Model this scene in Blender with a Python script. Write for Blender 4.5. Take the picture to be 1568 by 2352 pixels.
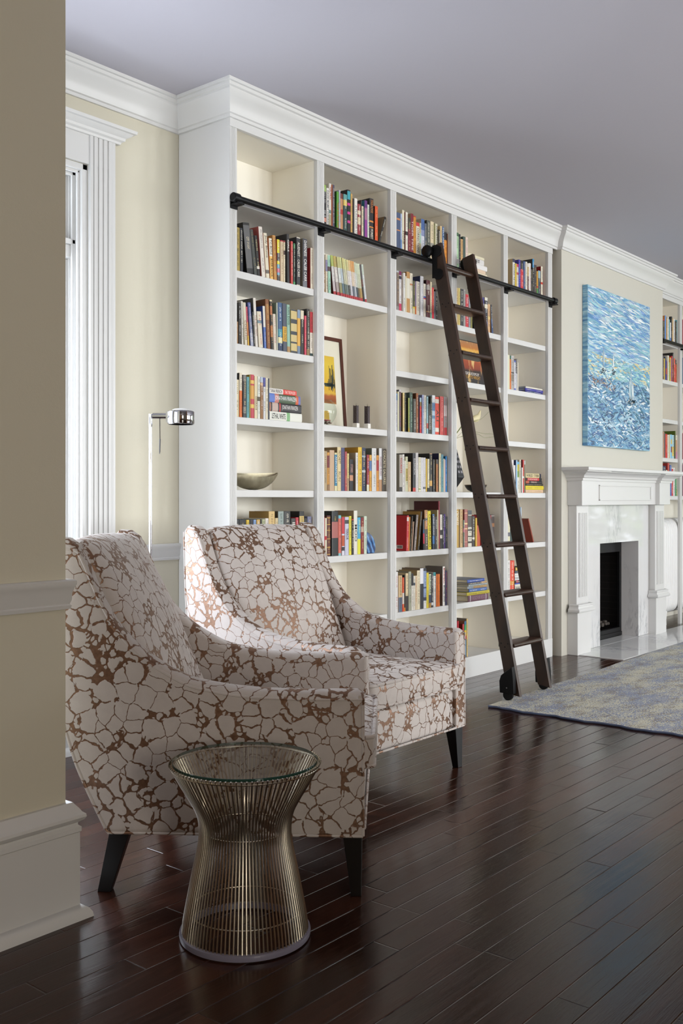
import bpy, math, random
from math import sin, cos, pi, radians
from mathutils import Vector, Matrix

for o in list(bpy.data.objects):
    bpy.data.objects.remove(o)
SC = bpy.context.scene
COL = SC.collection
random.seed(7)

# ------------------------------------------------------------------ camera
CX, HY, FPX, EYE = 784, 1147, 2297, 1.16
TH = radians(39.54)
CT, ST = cos(TH), sin(TH)


def at(px, py, Y=None, X=None, z=None):
    """A pixel of the photograph as a point on the plane Y=.., X=.. or z=.."""
    r, u = (px - CX) / FPX, (HY - py) / FPX
    d = Y / (ST - r * CT) if Y is not None else X / (CT + r * ST) if X is not None else (z - EYE) / u
    return Vector((d * (CT + r * ST), d * (ST - r * CT), EYE + u * d))


cam = bpy.data.cameras.new('camera')
cam.sensor_fit = 'HORIZONTAL'
cam.sensor_width = 36
cam.lens = 36 * FPX / 1568
cam.shift_y = -(1176 - HY) / 1568
cam.clip_start = 0.05
co = bpy.data.objects.new('camera', cam)
co.location = (0, 0, EYE)
co.rotation_euler = (pi / 2, 0, TH - pi / 2)
COL.objects.link(co)
SC.camera = co

# ------------------------------------------------------------------ light
SC.view_settings.view_transform = 'Standard'
SC.view_settings.look = 'None'
SC.view_settings.exposure = -0.12
SC.view_settings.gamma = 1
SC.view_settings.use_curve_mapping = False
SC.cycles.use_denoising = True
SC.cycles.max_bounces = 9
SC.cycles.diffuse_bounces = 6
SC.cycles.transparent_max_bounces = 24
SC.cycles.sample_clamp_indirect = 6

W = bpy.data.worlds.new('daylight')
SC.world = W
W.use_nodes = True
bg = W.node_tree.nodes['Background']
bg.inputs[0].default_value = (0.90, 0.93, 1.0, 1)
bg.inputs[1].default_value = 3.5


def area(name, loc, rot, sx, sy, power, color=(1, 1, 1)):
    l = bpy.data.lights.new(name, 'AREA')
    l.shape = 'RECTANGLE'
    l.size, l.size_y, l.energy, l.color = sx, sy, power, color
    o = bpy.data.objects.new(name, l)
    o.location, o.rotation_euler = loc, rot
    COL.objects.link(o)
    return o


# daylight standing in the window openings of the room
FRONT_WINDOWS = [(3.7, 5.0), (5.5, 6.8), (7.3, 8.6)]        # X ranges on the wall Y = -3.6
NEAR_WINDOW = (-1.3, .1)                                    # added opening behind the camera, X range on the same wall
END_WINDOWS = [(-2.6, -1.4), (-0.6, 0.6), (1.4, 2.6)]       # Y ranges on the wall X = 11.2
for a, b in FRONT_WINDOWS:
    area('front_daylight', ((a + b) / 2, -3.72, 1.65), (pi / 2, 0, 0), b - a - .06, 2.1, 165, (1.0, .975, .96))
area('near_daylight', (-.6, -3.72, 1.7), (pi / 2, 0, 0), 1.3, 1.6, 98, (1.0, .86, .68))  # added warm fill that brightens the near wall
for a, b in END_WINDOWS[:2]:
    area('end_daylight', (11.32, (a + b) / 2, 1.65), (pi / 2, 0, pi / 2), b - a - .06, 2.1, 40, (.93, .95, 1.0))
area('alcove_daylight', (2.28, 4.20, 1.42), (pi / 2, 0, pi), 1.0, 1.6, 80, (.86, .89, 1.0))
area('alcove_side_daylight', (1.08, 3.2, 1.5), (pi / 2, 0, -pi / 2), .8, 1.7, 27, (.86, .89, 1.0))


# ------------------------------------------------------------------ helpers
def lin(h):
    h = h.lstrip('#')
    v = [int(h[i:i + 2], 16) / 255 for i in (0, 2, 4)]
    return tuple(x / 12.92 if x <= .04045 else ((x + .055) / 1.055) ** 2.4 for x in v) + (1,)


MATS = {}


def mat(name, color, rough=.5, metal=0.0, **kw):
    if name in MATS:
        return MATS[name]
    m = bpy.data.materials.new(name)
    m.use_nodes = True
    p = m.node_tree.nodes['Principled BSDF']
    p.inputs['Base Color'].default_value = lin(color) if isinstance(color, str) else tuple(color)[:3] + (1,)
    p.inputs['Roughness'].default_value = rough
    p.inputs['Metallic'].default_value = metal
    for k, v in kw.items():
        p.inputs[k].default_value = v
    MATS[name] = m
    return m


class NT:
    """Small wrapper for building node trees."""
    def __init__(self, name):
        self.m = bpy.data.materials.new(name)
        self.m.use_nodes = True
        self.t = self.m.node_tree
        self.p = self.t.nodes['Principled BSDF']
        MATS[name] = self.m

    def n(self, typ, ins=None, **props):
        x = self.t.nodes.new('ShaderNode' + typ)
        for k, v in props.items():
            setattr(x, k, v)
        for k, v in (ins or {}).items():
            if hasattr(v, 'is_output'):
                self.t.links.new(v, x.inputs[k])
            else:
                x.inputs[k].default_value = v
        return x

    def m2(self, op, a, b=None, c=None, clamp=False):
        ins = {0: a}
        if b is not None:
            ins[1] = b
        if c is not None:
            ins[2] = c
        return self.n('Math', ins, operation=op, use_clamp=clamp).outputs[0]

    def mix(self, f, a, b):
        x = self.t.nodes.new('ShaderNodeMix')
        x.data_type = 'RGBA'
        for sock, v in ((x.inputs[0], f), (x.inputs[6], a), (x.inputs[7], b)):
            if hasattr(v, 'is_output'):
                self.t.links.new(v, sock)
            else:
                sock.default_value = v
        return x.outputs[2]

    def ramp(self, f, stops):
        x = self.n('ValToRGB', {0: f})
        e = x.color_ramp.elements
        while len(e) < len(stops):
            e.new(.5)
        for i, (p, c) in enumerate(stops):
            e[i].position = p
            e[i].color = lin(c) if isinstance(c, str) else c
        return x.outputs[0]

    def step(self, v, a, b):
        return self.n('MapRange', {0: v, 1: a, 2: b, 3: 0.0, 4: 1.0}, interpolation_type='SMOOTHSTEP').outputs[0]

    def noise(self, vec, scale, detail=2, rough=.5, out=0, dist=0):
        x = self.n('TexNoise', {'Vector': vec, 'Scale': scale, 'Detail': detail, 'Roughness': rough, 'Distortion': dist})
        return x.outputs[out]

    def put(self, **kw):
        for k, v in kw.items():
            k = k.replace('_', ' ')
            if hasattr(v, 'is_output'):
                self.t.links.new(v, self.p.inputs[k])
            else:
                self.p.inputs[k].default_value = v
        return self.m

    def bump(self, h, strength=.3, dist=.01):
        return self.n('Bump', {'Height': h, 'Strength': strength, 'Distance': dist}).outputs[0]

    def obj(self):
        return self.n('TexCoord').outputs['Object']

    def pos(self):
        return self.n('NewGeometry').outputs['Position']

    def scale(self, vec, s):
        return self.n('Mapping', {'Vector': vec, 'Scale': s}).outputs[0]


class MB:
    """Collects shapes for one mesh object."""
    def __init__(self):
        self.v, self.f, self.mi = [], [], []

    def add(self, vs, fs, mi=0):
        k = len(self.v)
        self.v += [tuple(x) for x in vs]
        self.f += [tuple(i + k for i in f) for f in fs]
        self.mi += [mi] * len(fs)
        return self

    def box(self, x0, x1, y0, y1, z0, z1, mi=0):
        return self.add([(x0, y0, z0), (x1, y0, z0), (x1, y1, z0), (x0, y1, z0), (x0, y0, z1), (x1, y0, z1), (x1, y1, z1), (x0, y1, z1)],
                        [(0, 3, 2, 1), (4, 5, 6, 7), (0, 1, 5, 4), (1, 2, 6, 5), (2, 3, 7, 6), (3, 0, 4, 7)], mi)

    def prism(self, pts, a, b, axis='z', mi=0):
        """Polygon extruded from a to b along an axis; pts are the two other coordinates in order."""
        def P(p, t):
            return (p[0], p[1], t) if axis == 'z' else (p[0], t, p[1]) if axis == 'y' else (t, p[0], p[1])
        n = len(pts)
        return self.add([P(p, a) for p in pts] + [P(p, b) for p in pts],
                        [tuple(range(n))[::-1], tuple(range(n, 2 * n))] + [(i, (i + 1) % n, n + (i + 1) % n, n + i) for i in range(n)], mi)

    def tube(self, pts, r, n=8, closed=False, caps=True, mi=0):
        pts = [Vector(p) for p in pts]
        m = len(pts)
        rr = r if isinstance(r, (list, tuple)) else [r] * m
        vs, fs, prev = [], [], None
        for i, p in enumerate(pts):
            a = pts[(i - 1) % m] if closed or i else p
            b = pts[(i + 1) % m] if closed or i < m - 1 else p
            d = (b - a).normalized()
            if prev is None:
                prev = d.orthogonal().normalized()
            u = (prev - d * prev.dot(d)).normalized()
            prev, w = u, d.cross(u)
            vs += [p + (u * cos(2 * pi * k / n) + w * sin(2 * pi * k / n)) * rr[i] for k in range(n)]
        for i in range(m if closed else m - 1):
            j = (i + 1) % m
            fs += [(i * n + k, i * n + (k + 1) % n, j * n + (k + 1) % n, j * n + k) for k in range(n)]
        if caps and not closed:
            fs += [tuple(range(n))[::-1], tuple(range((m - 1) * n, m * n))]
        return self.add(vs, fs, mi)

    def lathe(self, prof, n=32, c=(0, 0, 0), sx=1, sy=1, mi=0, a0=0, a1=2 * pi, caps=True):
        caps = caps and prof[0] != prof[-1]
        full = abs(a1 - a0 - 2 * pi) < 1e-6
        m = n if full else n + 1
        vs, fs = [], []
        for r, z in prof:
            vs += [(c[0] + r * sx * cos(a0 + (a1 - a0) * k / n), c[1] + r * sy * sin(a0 + (a1 - a0) * k / n), c[2] + z) for k in range(m)]
        for i in range(len(prof) - 1):
            for k in range(n):
                q = (k + 1) % m
                fs.append((i * m + k, i * m + q, (i + 1) * m + q, (i + 1) * m + k))
        if caps and full and prof[0][0] > 1e-5:
            fs.append(tuple(range(m))[::-1])
        if caps and full and prof[-1][0] > 1e-5:
            fs.append(tuple(range((len(prof) - 1) * m, len(prof) * m)))
        return self.add(vs, fs, mi)

    def sweep(self, prof, path, closed=False, mi=0):
        """Profile (outward, z) along a plan path; outward is the right-hand side of travel, corners mitred."""
        n, m = len(prof), len(path)
        vs = []
        for i, (x, y) in enumerate(path):
            ns = []
            for a, b in ((i - 1, i), (i, i + 1)):
                if closed or (a >= 0 and b < m):
                    p, q = path[a % m], path[b % m]
                    l = math.hypot(q[0] - p[0], q[1] - p[1])
                    ns.append(((q[1] - p[1]) / l, -(q[0] - p[0]) / l))
            if len(ns) == 2:
                k = 1 + ns[0][0] * ns[1][0] + ns[0][1] * ns[1][1]
                ox, oy = (ns[0][0] + ns[1][0]) / k, (ns[0][1] + ns[1][1]) / k
            else:
                ox, oy = ns[0]
            vs += [(x + ox * d, y + oy * d, z) for d, z in prof]
        fs = []
        for i in range(m if closed else m - 1):
            j = (i + 1) % m
            fs += [(i * n + k, i * n + (k + 1) % n, j * n + (k + 1) % n, j * n + k) for k in range(n)]
        if not closed:
            fs += [tuple(range(n)), tuple(range((m - 1) * n, m * n))[::-1]]
        return self.add(vs, fs, mi)

    def rbox(self, c, s, r, n=6, bulge=(0, 0, 0)):
        """Rounded box, centre c, full size s, corner radius r; bulge swells the faces outward."""
        hx, hy, hz = s[0] / 2, s[1] / 2, s[2] / 2
        N = 2 * n + 1
        def cv(t, h):
            k = t / n - 1
            return max(-1, min(1, k * 1.0)) * h
        idx, vs, fs = {}, [], []
        def V(i, j, k):
            if (i, j, k) in idx:
                return idx[i, j, k]
            p = Vector((cv(i, hx), cv(j, hy), cv(k, hz)))
            q = Vector((max(-(hx - r), min(hx - r, p.x)), max(-(hy - r), min(hy - r, p.y)), max(-(hz - r), min(hz - r, p.z))))
            d = p - q
            p = q + d.normalized() * r if d.length > 1e-9 else q
            u, v, w = p.x / hx, p.y / hy, p.z / hz
            p.x += bulge[0] * u * (1 - v * v) * (1 - w * w)
            p.y += bulge[1] * v * (1 - u * u) * (1 - w * w)
            p.z += bulge[2] * w * (1 - u * u) * (1 - v * v)
            vs.append(Vector(c) + p)
            idx[i, j, k] = len(vs) - 1
            return idx[i, j, k]
        M = 2 * n
        for a in range(M):
            for b in range(M):
                fs += [(V(a, b, 0), V(a, b + 1, 0), V(a + 1, b + 1, 0), V(a + 1, b, 0)), (V(a, b, M), V(a + 1, b, M), V(a + 1, b + 1, M), V(a, b + 1, M)),
                       (V(a, 0, b), V(a + 1, 0, b), V(a + 1, 0, b + 1), V(a, 0, b + 1)), (V(a, M, b), V(a, M, b + 1), V(a + 1, M, b + 1), V(a + 1, M, b)),
                       (V(0, a, b), V(0, a, b + 1), V(0, a + 1, b + 1), V(0, a + 1, b)), (V(M, a, b), V(M, a + 1, b), V(M, a + 1, b + 1), V(M, a, b + 1))]
        return self.add(vs, fs)

    def build(self, name, mats, parent=None, smooth=False, bevel=0, seg=2, loc=None, angle=40, recalc=True):
        me = bpy.data.meshes.new(name)
        me.from_pydata(self.v, [], self.f)
        mats = mats if isinstance(mats, (list, tuple)) else [mats]
        for m in mats:
            me.materials.append(m)
        if any(self.mi):
            me.polygons.foreach_set('material_index', self.mi)
        if recalc:
            import bmesh
            b = bmesh.new()
            b.from_mesh(me)
            bmesh.ops.recalc_face_normals(b, faces=b.faces)
            b.to_mesh(me)
            b.free()
        if smooth or bevel:
            me.polygons.foreach_set('use_smooth', [True] * len(me.polygons))
        if smooth == 'angle':
            me.set_sharp_from_angle(angle=radians(angle))
        me.update()
        o = bpy.data.objects.new(name, me)
        if bevel:
            b = o.modifiers.new('bevel', 'BEVEL')
            b.width, b.segments, b.limit_method, b.angle_limit = bevel, seg, 'ANGLE', radians(angle)
            b.harden_normals = True
        COL.objects.link(o)
        if parent is not None:
            o.parent = parent
        if loc is not None:
            o.location = loc
        return o


def tag(o, label, cat, group=None, kind=None):
    if label:
        o['label'] = label
    if cat:
        o['category'] = cat
    if group:
        o['group'] = group
    if kind:
        o['kind'] = kind
    return o


def thing(name, label, cat, loc=(0, 0, 0), rz=0, group=None):
    o = bpy.data.objects.new(name, None)
    o.empty_display_size = .1
    o.location, o.rotation_euler = loc, (0, 0, rz)
    COL.objects.link(o)
    return tag(o, label, cat, group)


def struct(o):
    o['kind'] = 'structure'
    return o


def copy_tree(o, parent=None):
    c = o.copy()
    COL.objects.link(c)
    if parent is not None:
        c.parent = parent
    for ch in list(o.children):
        copy_tree(ch, c)
    return c


# ------------------------------------------------------------------ materials
WHITE = mat('white_paint', '#d2d2d1', .38)
def _walls(name, color, rough=.6):
    t = NT(name)
    h = t.noise(t.pos(), 260, 3, .6)
    h2 = t.noise(t.pos(), 25, 2)
    return t.put(Base_Color=lin(color), Roughness=rough, Normal=t.bump(t.m2('ADD', h, t.m2('MULTIPLY', h2, 2)), .12, .002))
BEIGE = _walls('beige_wall_paint', '#cec9b7')
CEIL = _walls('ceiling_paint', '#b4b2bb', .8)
INNER = mat('bookcase_inner_paint', '#f1ede2', .5)  # same white paint, with bay light and warm bounce put into the colour
BLACKMETAL = mat('black_iron', '#141416', .42, .6)
CHROME = mat('polished_chrome', '#b4b4b9', .06, 1.0)
STEEL = mat('brushed_nickel_wire', '#c2b8a8', .3, 1.0)
LEGWOOD = mat('ebonised_wood', '#0b0a0a', .35)
PAGES = mat('page_paper', '#d9d0bb', .8)
RADW = mat('radiator_enamel', '#e4e4e4', .4)

def glassy(name, tint=(.92, .98, .96), refl=.12):
    m = bpy.data.materials.new(name)
    m.use_nodes = True
    t = m.node_tree
    t.nodes.remove(t.nodes['Principled BSDF'])
    tr = t.nodes.new('ShaderNodeBsdfTransparent')
    tr.inputs[0].default_value = tint + (1,)
    gl = t.nodes.new('ShaderNodeBsdfGlossy')
    gl.inputs['Roughness'].default_value = .02
    lw = t.nodes.new('ShaderNodeFresnel')
    lw.inputs[0].default_value = 1.45
    mx = t.nodes.new('ShaderNodeMixShader')
    ge = t.nodes.new('ShaderNodeNewGeometry')
    mm = t.nodes.new('ShaderNodeMath')
    mm.operation = 'MULTIPLY_ADD'          # no mirror on the way out of the glass
    mm.inputs[1].default_value = -1.0
    mm.inputs[2].default_value = 1.0
    t.links.new(ge.outputs['Backfacing'], mm.inputs[0])
    m3 = t.nodes.new('ShaderNodeMath')
    m3.operation = 'MULTIPLY'
    t.links.new(lw.outputs[0], m3.inputs[0])
    t.links.new(mm.outputs[0], m3.inputs[1])
    t.links.new(m3.outputs[0], mx.inputs[0])
    t.links.new(tr.outputs[0], mx.inputs[1])
    t.links.new(gl.outputs[0], mx.inputs[2])
    t.links.new(mx.outputs[0], t.nodes['Material Output'].inputs[0])
    MATS[name] = m
    return m
PANE = glassy('window_glass', (.96, .98, .98))
GLASS = glassy('clear_glass', (.93, .97, .95))

def wood_floor():
    t = NT('dark_plank_floor')
    sp = t.n('SeparateXYZ', {0: t.pos()})
    x, y = sp.outputs[0], sp.outputs[1]
    PW, PL = .0845, 1.05
    row = t.m2('FLOOR', t.m2('DIVIDE', y, PW))
    rn = t.n('TexWhiteNoise', {'W': row}, noise_dimensions='1D').outputs[0]
    xo = t.m2('ADD', x, t.m2('MULTIPLY', rn, 9.7))
    wob = t.m2('MULTIPLY', t.m2('SINE', t.m2('MULTIPLY', xo, 1.9)), .22)
    xo = t.m2('ADD', xo, wob)
    col = t.m2('FLOOR', t.m2('DIVIDE', xo, PL))
    idv = t.n('CombineXYZ', {0: row, 1: col, 2: 0.0}).outputs[0]
    rid = t.n('TexWhiteNoise', {'Vector': idv}, noise_dimensions='2D').outputs[0]
    fy = t.m2('FRACT', t.m2('DIVIDE', y, PW))
    fx = t.m2('FRACT', t.m2('DIVIDE', xo, PL))
    dy = t.m2('MULTIPLY', t.m2('MINIMUM', fy, t.m2('SUBTRACT', 1.0, fy)), PW)
    dx = t.m2('MULTIPLY', t.m2('MINIMUM', fx, t.m2('SUBTRACT', 1.0, fx)), PL)
    edge = t.m2('MINIMUM', dy, dx)
    seam = t.step(edge, .0001, .0008)
    bev = t.step(edge, .0, .0028)
    gv = t.n('CombineXYZ', {0: t.m2('MULTIPLY', x, 1.6), 1: t.m2('ADD', t.m2('MULTIPLY', y, 22.0), t.m2('MULTIPLY', rid, 60)), 2: t.m2('MULTIPLY', rid, 9)}).outputs[0]
    g = t.noise(gv, 2.2, 6, .62, dist=1.2)
    g2 = t.noise(gv, 14, 3, .6)
    gm = t.m2('ADD', t.m2('MULTIPLY', g, .75), t.m2('MULTIPLY', g2, .25))
    base = t.ramp(gm, [(.25, '#1a0c08'), (.5, '#331a11'), (.75, '#4a281b')])
    tint = t.m2('ADD', .55, t.m2('MULTIPLY', rid, .8))
    base = t.mix(1.0, base, t.n('CombineXYZ', {0: tint, 1: tint, 2: tint}).outputs[0])
    base.node.blend_type = 'MULTIPLY'
    base = t.mix(seam, lin('#0a0605'), base)
    rg = t.m2('ADD', .085, t.m2('MULTIPLY', g, .12))
    rg = t.m2('ADD', rg, t.m2('MULTIPLY', rid, .06))
    tilt = t.m2('MULTIPLY', t.m2('MULTIPLY', t.m2('SUBTRACT', rid, .5), fy), .0035)
    h = t.m2('ADD', t.m2('MULTIPLY', bev, .0012), t.m2('MULTIPLY', gm, .0005))
    h = t.m2('ADD', h, t.m2('MULTIPLY', t.noise(t.pos(), 5, 1), .0012))
    h = t.m2('ADD', h, t.m2('MULTIPLY', tilt, .25))
    return t.put(Base_Color=base, Roughness=rg, Normal=t.bump(h, 1.0, 1.0), Specular_IOR_Level=.38)

def fabric():
    t = NT('crackled_velvet')
    c = t.obj()
    d = t.n('VectorMath', {0: t.noise(c, 14, 3, .55, 1), 1: (.5, .5, .5)}, operation='SUBTRACT').outputs[0]
    d = t.n('VectorMath', {0: d, 3: .035}, operation='SCALE').outputs[0]
    c2 = t.n('VectorMath', {0: c, 1: d}, operation='ADD').outputs[0]
    d = t.n('VectorMath', {0: t.noise(c, 55, 2, .5, 1), 1: (.5, .5, .5)}, operation='SUBTRACT').outputs[0]
    d = t.n('VectorMath', {0: d, 3: .011}, operation='SCALE').outputs[0]
    c2 = t.n('VectorMath', {0: c2, 1: d}, operation='ADD').outputs[0]
    def vor(sc, ft):
        return t.n('TexVoronoi', {'Vector': c2, 'Scale': sc, 'Randomness': 1.0}, feature=ft).outputs['Distance']
    big, bf1 = vor(19.0, 'DISTANCE_TO_EDGE'), vor(19.0, 'F1')
    sml, sf1 = vor(50.0, 'DISTANCE_TO_EDGE'), vor(50.0, 'F1')
    wid = t.step(t.noise(c, 6.5, 2, .5), .40, .66)
    line = t.m2('SUBTRACT', 1.0, t.step(t.m2('DIVIDE', big, t.m2('ADD', .020, t.m2('MULTIPLY', wid, .055))), .75, 1.15))
    # veins pool where cells meet, with pebbles of velvet floating in the pools
    lim = t.m2('SUBTRACT', .70, t.m2('MULTIPLY', wid, .17))
    pool = t.step(t.m2('SUBTRACT', bf1, lim), -.012, .018)
    peb = t.m2('MULTIPLY', t.step(sml, .085, .12), t.m2('SUBTRACT', 1.0, t.step(sf1, .46, .54)))
    v = t.m2('MAXIMUM', t.m2('MULTIPLY', line, t.m2('SUBTRACT', 1.0, t.m2('MULTIPLY', pool, peb))), t.m2('MULTIPLY', pool, t.m2('SUBTRACT', 1.0, peb)), clamp=True)
    nap = t.noise(c, 30, 3, .6)
    cell = t.mix(nap, lin('#b0a7a2'), lin('#c0b8b3'))
    vein = t.mix(t.noise(c, 120, 2), lin('#604638'), lin('#94745e'))
    col = t.mix(v, cell, vein)
    weave = t.noise(c, 900, 1)
    h = t.m2('ADD', t.m2('MULTIPLY', t.m2('SUBTRACT', 1.0, v), .0016), t.m2('MULTIPLY', weave, .0004))
    return t.put(Base_Color=col, Roughness=t.m2('SUBTRACT', .85, t.m2('MULTIPLY', v, .5)), Metallic=t.m2('MULTIPLY', v, .6),
                 Sheen_Weight=t.m2('MULTIPLY', t.m2('SUBTRACT', 1.0, v), .18), Sheen_Roughness=.4, Normal=t.bump(h, .9, 1.0), Specular_IOR_Level=.35)

def dark_wood():
    t = NT('espresso_wood')
    v = t.scale(t.obj(), (60, 8, 3))
    g = t.noise(v, 1.5, 4, .6, dist=.6)
    return t.put(Base_Color=t.ramp(g, [(.3, '#271a13'), (.7, '#432d20')]), Roughness=.36, Normal=t.bump(g, .15, .002))

def marble():
    t = NT('carrara_marble')
    c = t.pos()
    r = t.n('Mapping', {'Vector': c, 'Rotation': (0, .75, 0), 'Scale': (5.5, 3, 1.3)}).outputs[0]
    w = t.noise(r, 1.5, 7, .68, dist=.5)
    v = t.m2('SUBTRACT', 1.0, t.step(t.m2('ABSOLUTE', t.m2('SUBTRACT', w, .5)), .0, .045))
    k = t.step(t.noise(c, 2.4, 3), .45, .62)
    cloud = t.noise(r, .8, 4)
    col = t.mix(t.m2('ADD', t.m2('MULTIPLY', v, t.m2('MULTIPLY', k, .42)), t.m2('MULTIPLY', cloud, .22)), lin('#dadada'), lin('#85898f'))
    return t.put(Base_Color=col, Roughness=.05)

def rug_mat():
    t = NT('faded_rug_pile')
    c = t.obj()
    s = t.scale(c, (34, 62, 34))
    f1 = t.noise(s, 2.0, 3, .65)
    f2 = t.noise(t.scale(c, (46, 84, 46)), 1.7, 2, .6)
    p1 = t.noise(t.scale(c, (1.6, 3.4, 1)), 1.6, 4, .6)
    p2 = t.noise(t.scale(c, (3.2, 5, 1)), 2.3, 4, .65)
    cream = t.mix(f2, lin('#a5a28c'), lin('#c4c0aa'))
    blue = t.mix(f2, lin('#4f5c7a'), lin('#7d8ba8'))
    brown = t.mix(f1, lin('#4a3b24'), lin('#6e5c3b'))
    a = t.step(t.m2('ADD', f1, t.m2('MULTIPLY', t.m2('SUBTRACT', p1, .5), .70)), .44, .56)
    b = t.step(t.m2('ADD', f2, t.m2('MULTIPLY', t.m2('SUBTRACT', p2, .5), .9)), .54, .62)
    col = t.mix(t.m2('MULTIPLY', b, .8), t.mix(a, cream, blue), brown)
    return t.put(Base_Color=col, Roughness=.95, Normal=t.bump(t.m2('ADD', f1, f2), .8, .006), Sheen_Weight=.2)

FLOOR, FABRIC, DKWOOD, MARBLE, RUG = wood_floor(), fabric(), dark_wood(), marble(), rug_mat()

# ------------------------------------------------------------------ room shell
H = 3.155
YW, YB, XB0, XB1, YC, XC1 = 3.87, 3.50, 3.392, 6.68, 3.455, 8.663     # window wall, bookcase front, its ends, chimney breast
XE, YF, XW = 11.2, -3.6, -2.6


def wall_with_holes(name, axis, lo, hi, a0, a1, holes, m=BEIGE, z0=0.0, z1=H):
    """Wall along an axis ('x' or 'y'), lo..hi its thickness, holes = (a, b, z, z)."""
    b = MB()
    def put(a, c, z, w):
        if c - a > 1e-4 and w - z > 1e-4:
            b.box(a, c, lo, hi, z, w) if axis == 'x' else b.box(lo, hi, a, c, z, w)
    cur = a0
    for (a, c, z, w) in sorted(holes):
        put(cur, a, z0, z1)
        put(a, c, z0, z)
        put(a, c, w, z1)
        cur = c
    put(cur, a1, z0, z1)
    return struct(b.build(name, m))


struct(MB().box(XW, XE + .15, YF, 4.02, -.1, 0).build('floor', FLOOR))
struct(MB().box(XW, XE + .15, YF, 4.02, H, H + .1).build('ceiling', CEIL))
WX0, WX1, WZ0, WZ1 = 1.74, 2.835, .50, 2.715
wall_with_holes('wall_window', 'x', YW, YW + .16, 1.3, XE + .15, [(WX0, WX1, WZ0, WZ1)])
wall_with_holes('wall_near', 'x', 2.36, 2.46, XW, 1.655, [])
wall_with_holes('wall_alcove', 'y', 1.2, 1.3, 2.46, YW + .16, [(2.78, 3.62, .55, 2.5)])
TAN = _walls('tan_wall_paint', '#a5794f')  # tan made up so unseen walls bounce warm light onto the near wall
wall_with_holes('wall_west', 'y', XW - .1, XW, YF, 2.46, [], TAN)
wall_with_holes('wall_front', 'x', YF - .12, YF, XW - .1, XE + .15, [(a, b, .55, 2.75) for a, b in FRONT_WINDOWS + [NEAR_WINDOW]])
wall_with_holes('wall_end', 'y', XE, XE + .15, YF, YW, [(a, b, .55, 2.75) for a, b in END_WINDOWS])
wall_with_holes('wall_opening', 'y', 3.3, 3.42, YF, .98, [], TAN)  # added unseen partition, keeps window light off the near wall
# chimney breast with the firebox opening
OX0, OX1, OZ = 7.357, 8.096, .812
wall_with_holes('wall_chimney', 'x', YC, YW, XB1 + .06, XC1, [(OX0 - .06, OX1 + .06, -.01, OZ + .05)], _walls('chimney_wall_paint', '#c6c3b8'))  # beige wall paint, colour darkened to offset strong light on the breast

CROWN = [(0, H - .146), (.012, H - .146), (.014, H - .132), (.022, H - .128), (.026, H - .116), (.030, H - .100), (.040, H - .082), (.056, H - .064),
         (.070, H - .052), (.076, H - .042), (.076, H - .034), (.086, H - .030), (.088, H - .016), (.098, H - .014), (.100, H), (0, H)]
BASE = [(0, 0), (.055, 0), (.053, .012), (.046, .024), (.034, .032), (.028, .034), (.028, .235), (.031, .238), (.031, .250), (.024, .256),
        (.024, .262), (.036, .270), (.041, .278), (.040, .286), (.032, .292), (.026, .302), (.018, .312), (.014, .318), (0, .318)]
RAIL = [(0, .856), (.010, .856), (.012, .866), (.008, .870), (.012, .880), (.013, .900), (.018, .916), (.022, .924), (.022, .934), (.016, .938), (0, .938)]
b = MB().sweep(CROWN, [(1.3, YW), (XB0 - .004, YW), (XB0 - .004, YB - .004), (XB1 + .06, YB - .004), (XB1 + .06, YC), (XC1, YC), (XC1, YB - .004), (XE, YB - .004)])
struct(b.build('trim_1', WHITE, smooth='angle', angle=30))
struct(MB().sweep(CROWN, [(XW, 2.36), (1.655, 2.36), (1.655, 2.46)]).build('trim_2', WHITE, smooth='angle', angle=30))
struct(MB().sweep(CROWN, [(XE, YB), (XE, YF), (XW, YF), (XW, 2.36)]).build('trim_7', WHITE, smooth='angle', angle=30))
struct(MB().sweep(RAIL, [(XW, 2.36), (1.655, 2.36), (1.655, 2.46)]).build('trim_3', WHITE, smooth='angle', angle=30))
struct(MB().sweep(RAIL, [(WX1 + .142, YW), (XB0, YW)]).build('trim_4', WHITE, smooth='angle', angle=30))
struct(MB().sweep(BASE, [(XW, 2.36), (1.655, 2.36), (1.655, 2.46)]).build('baseboard_near', WHITE, smooth='angle', angle=30))
struct(MB().sweep(BASE, [(1.3, YW), (XB0, YW)]).build('baseboard_window', WHITE, smooth='angle', angle=30))

# alcove window: fluted casing, cornice, jambs, sashes and panes
def reeded(x0, x1, y, n, d, edge):
    """Plan outline of a board x0..x1 whose front (y) carries n reeds d deep."""
    pts = [(x0, y + .022), (x0, y), (x0 + edge, y)]
    w = (x1 - x0 - 2 * edge) / n
    for i in range(n):
        a = x0 + edge + i * w
        pts += [(a + w * .03, y + d), (a + w * .18, y + d), (a + w * .25, y + d * .12), (a + w * .6, y), (a + w * .96, y + d * .12)]
    return pts + [(x1 - edge, y), (x1, y), (x1, y + .022)]

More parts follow.
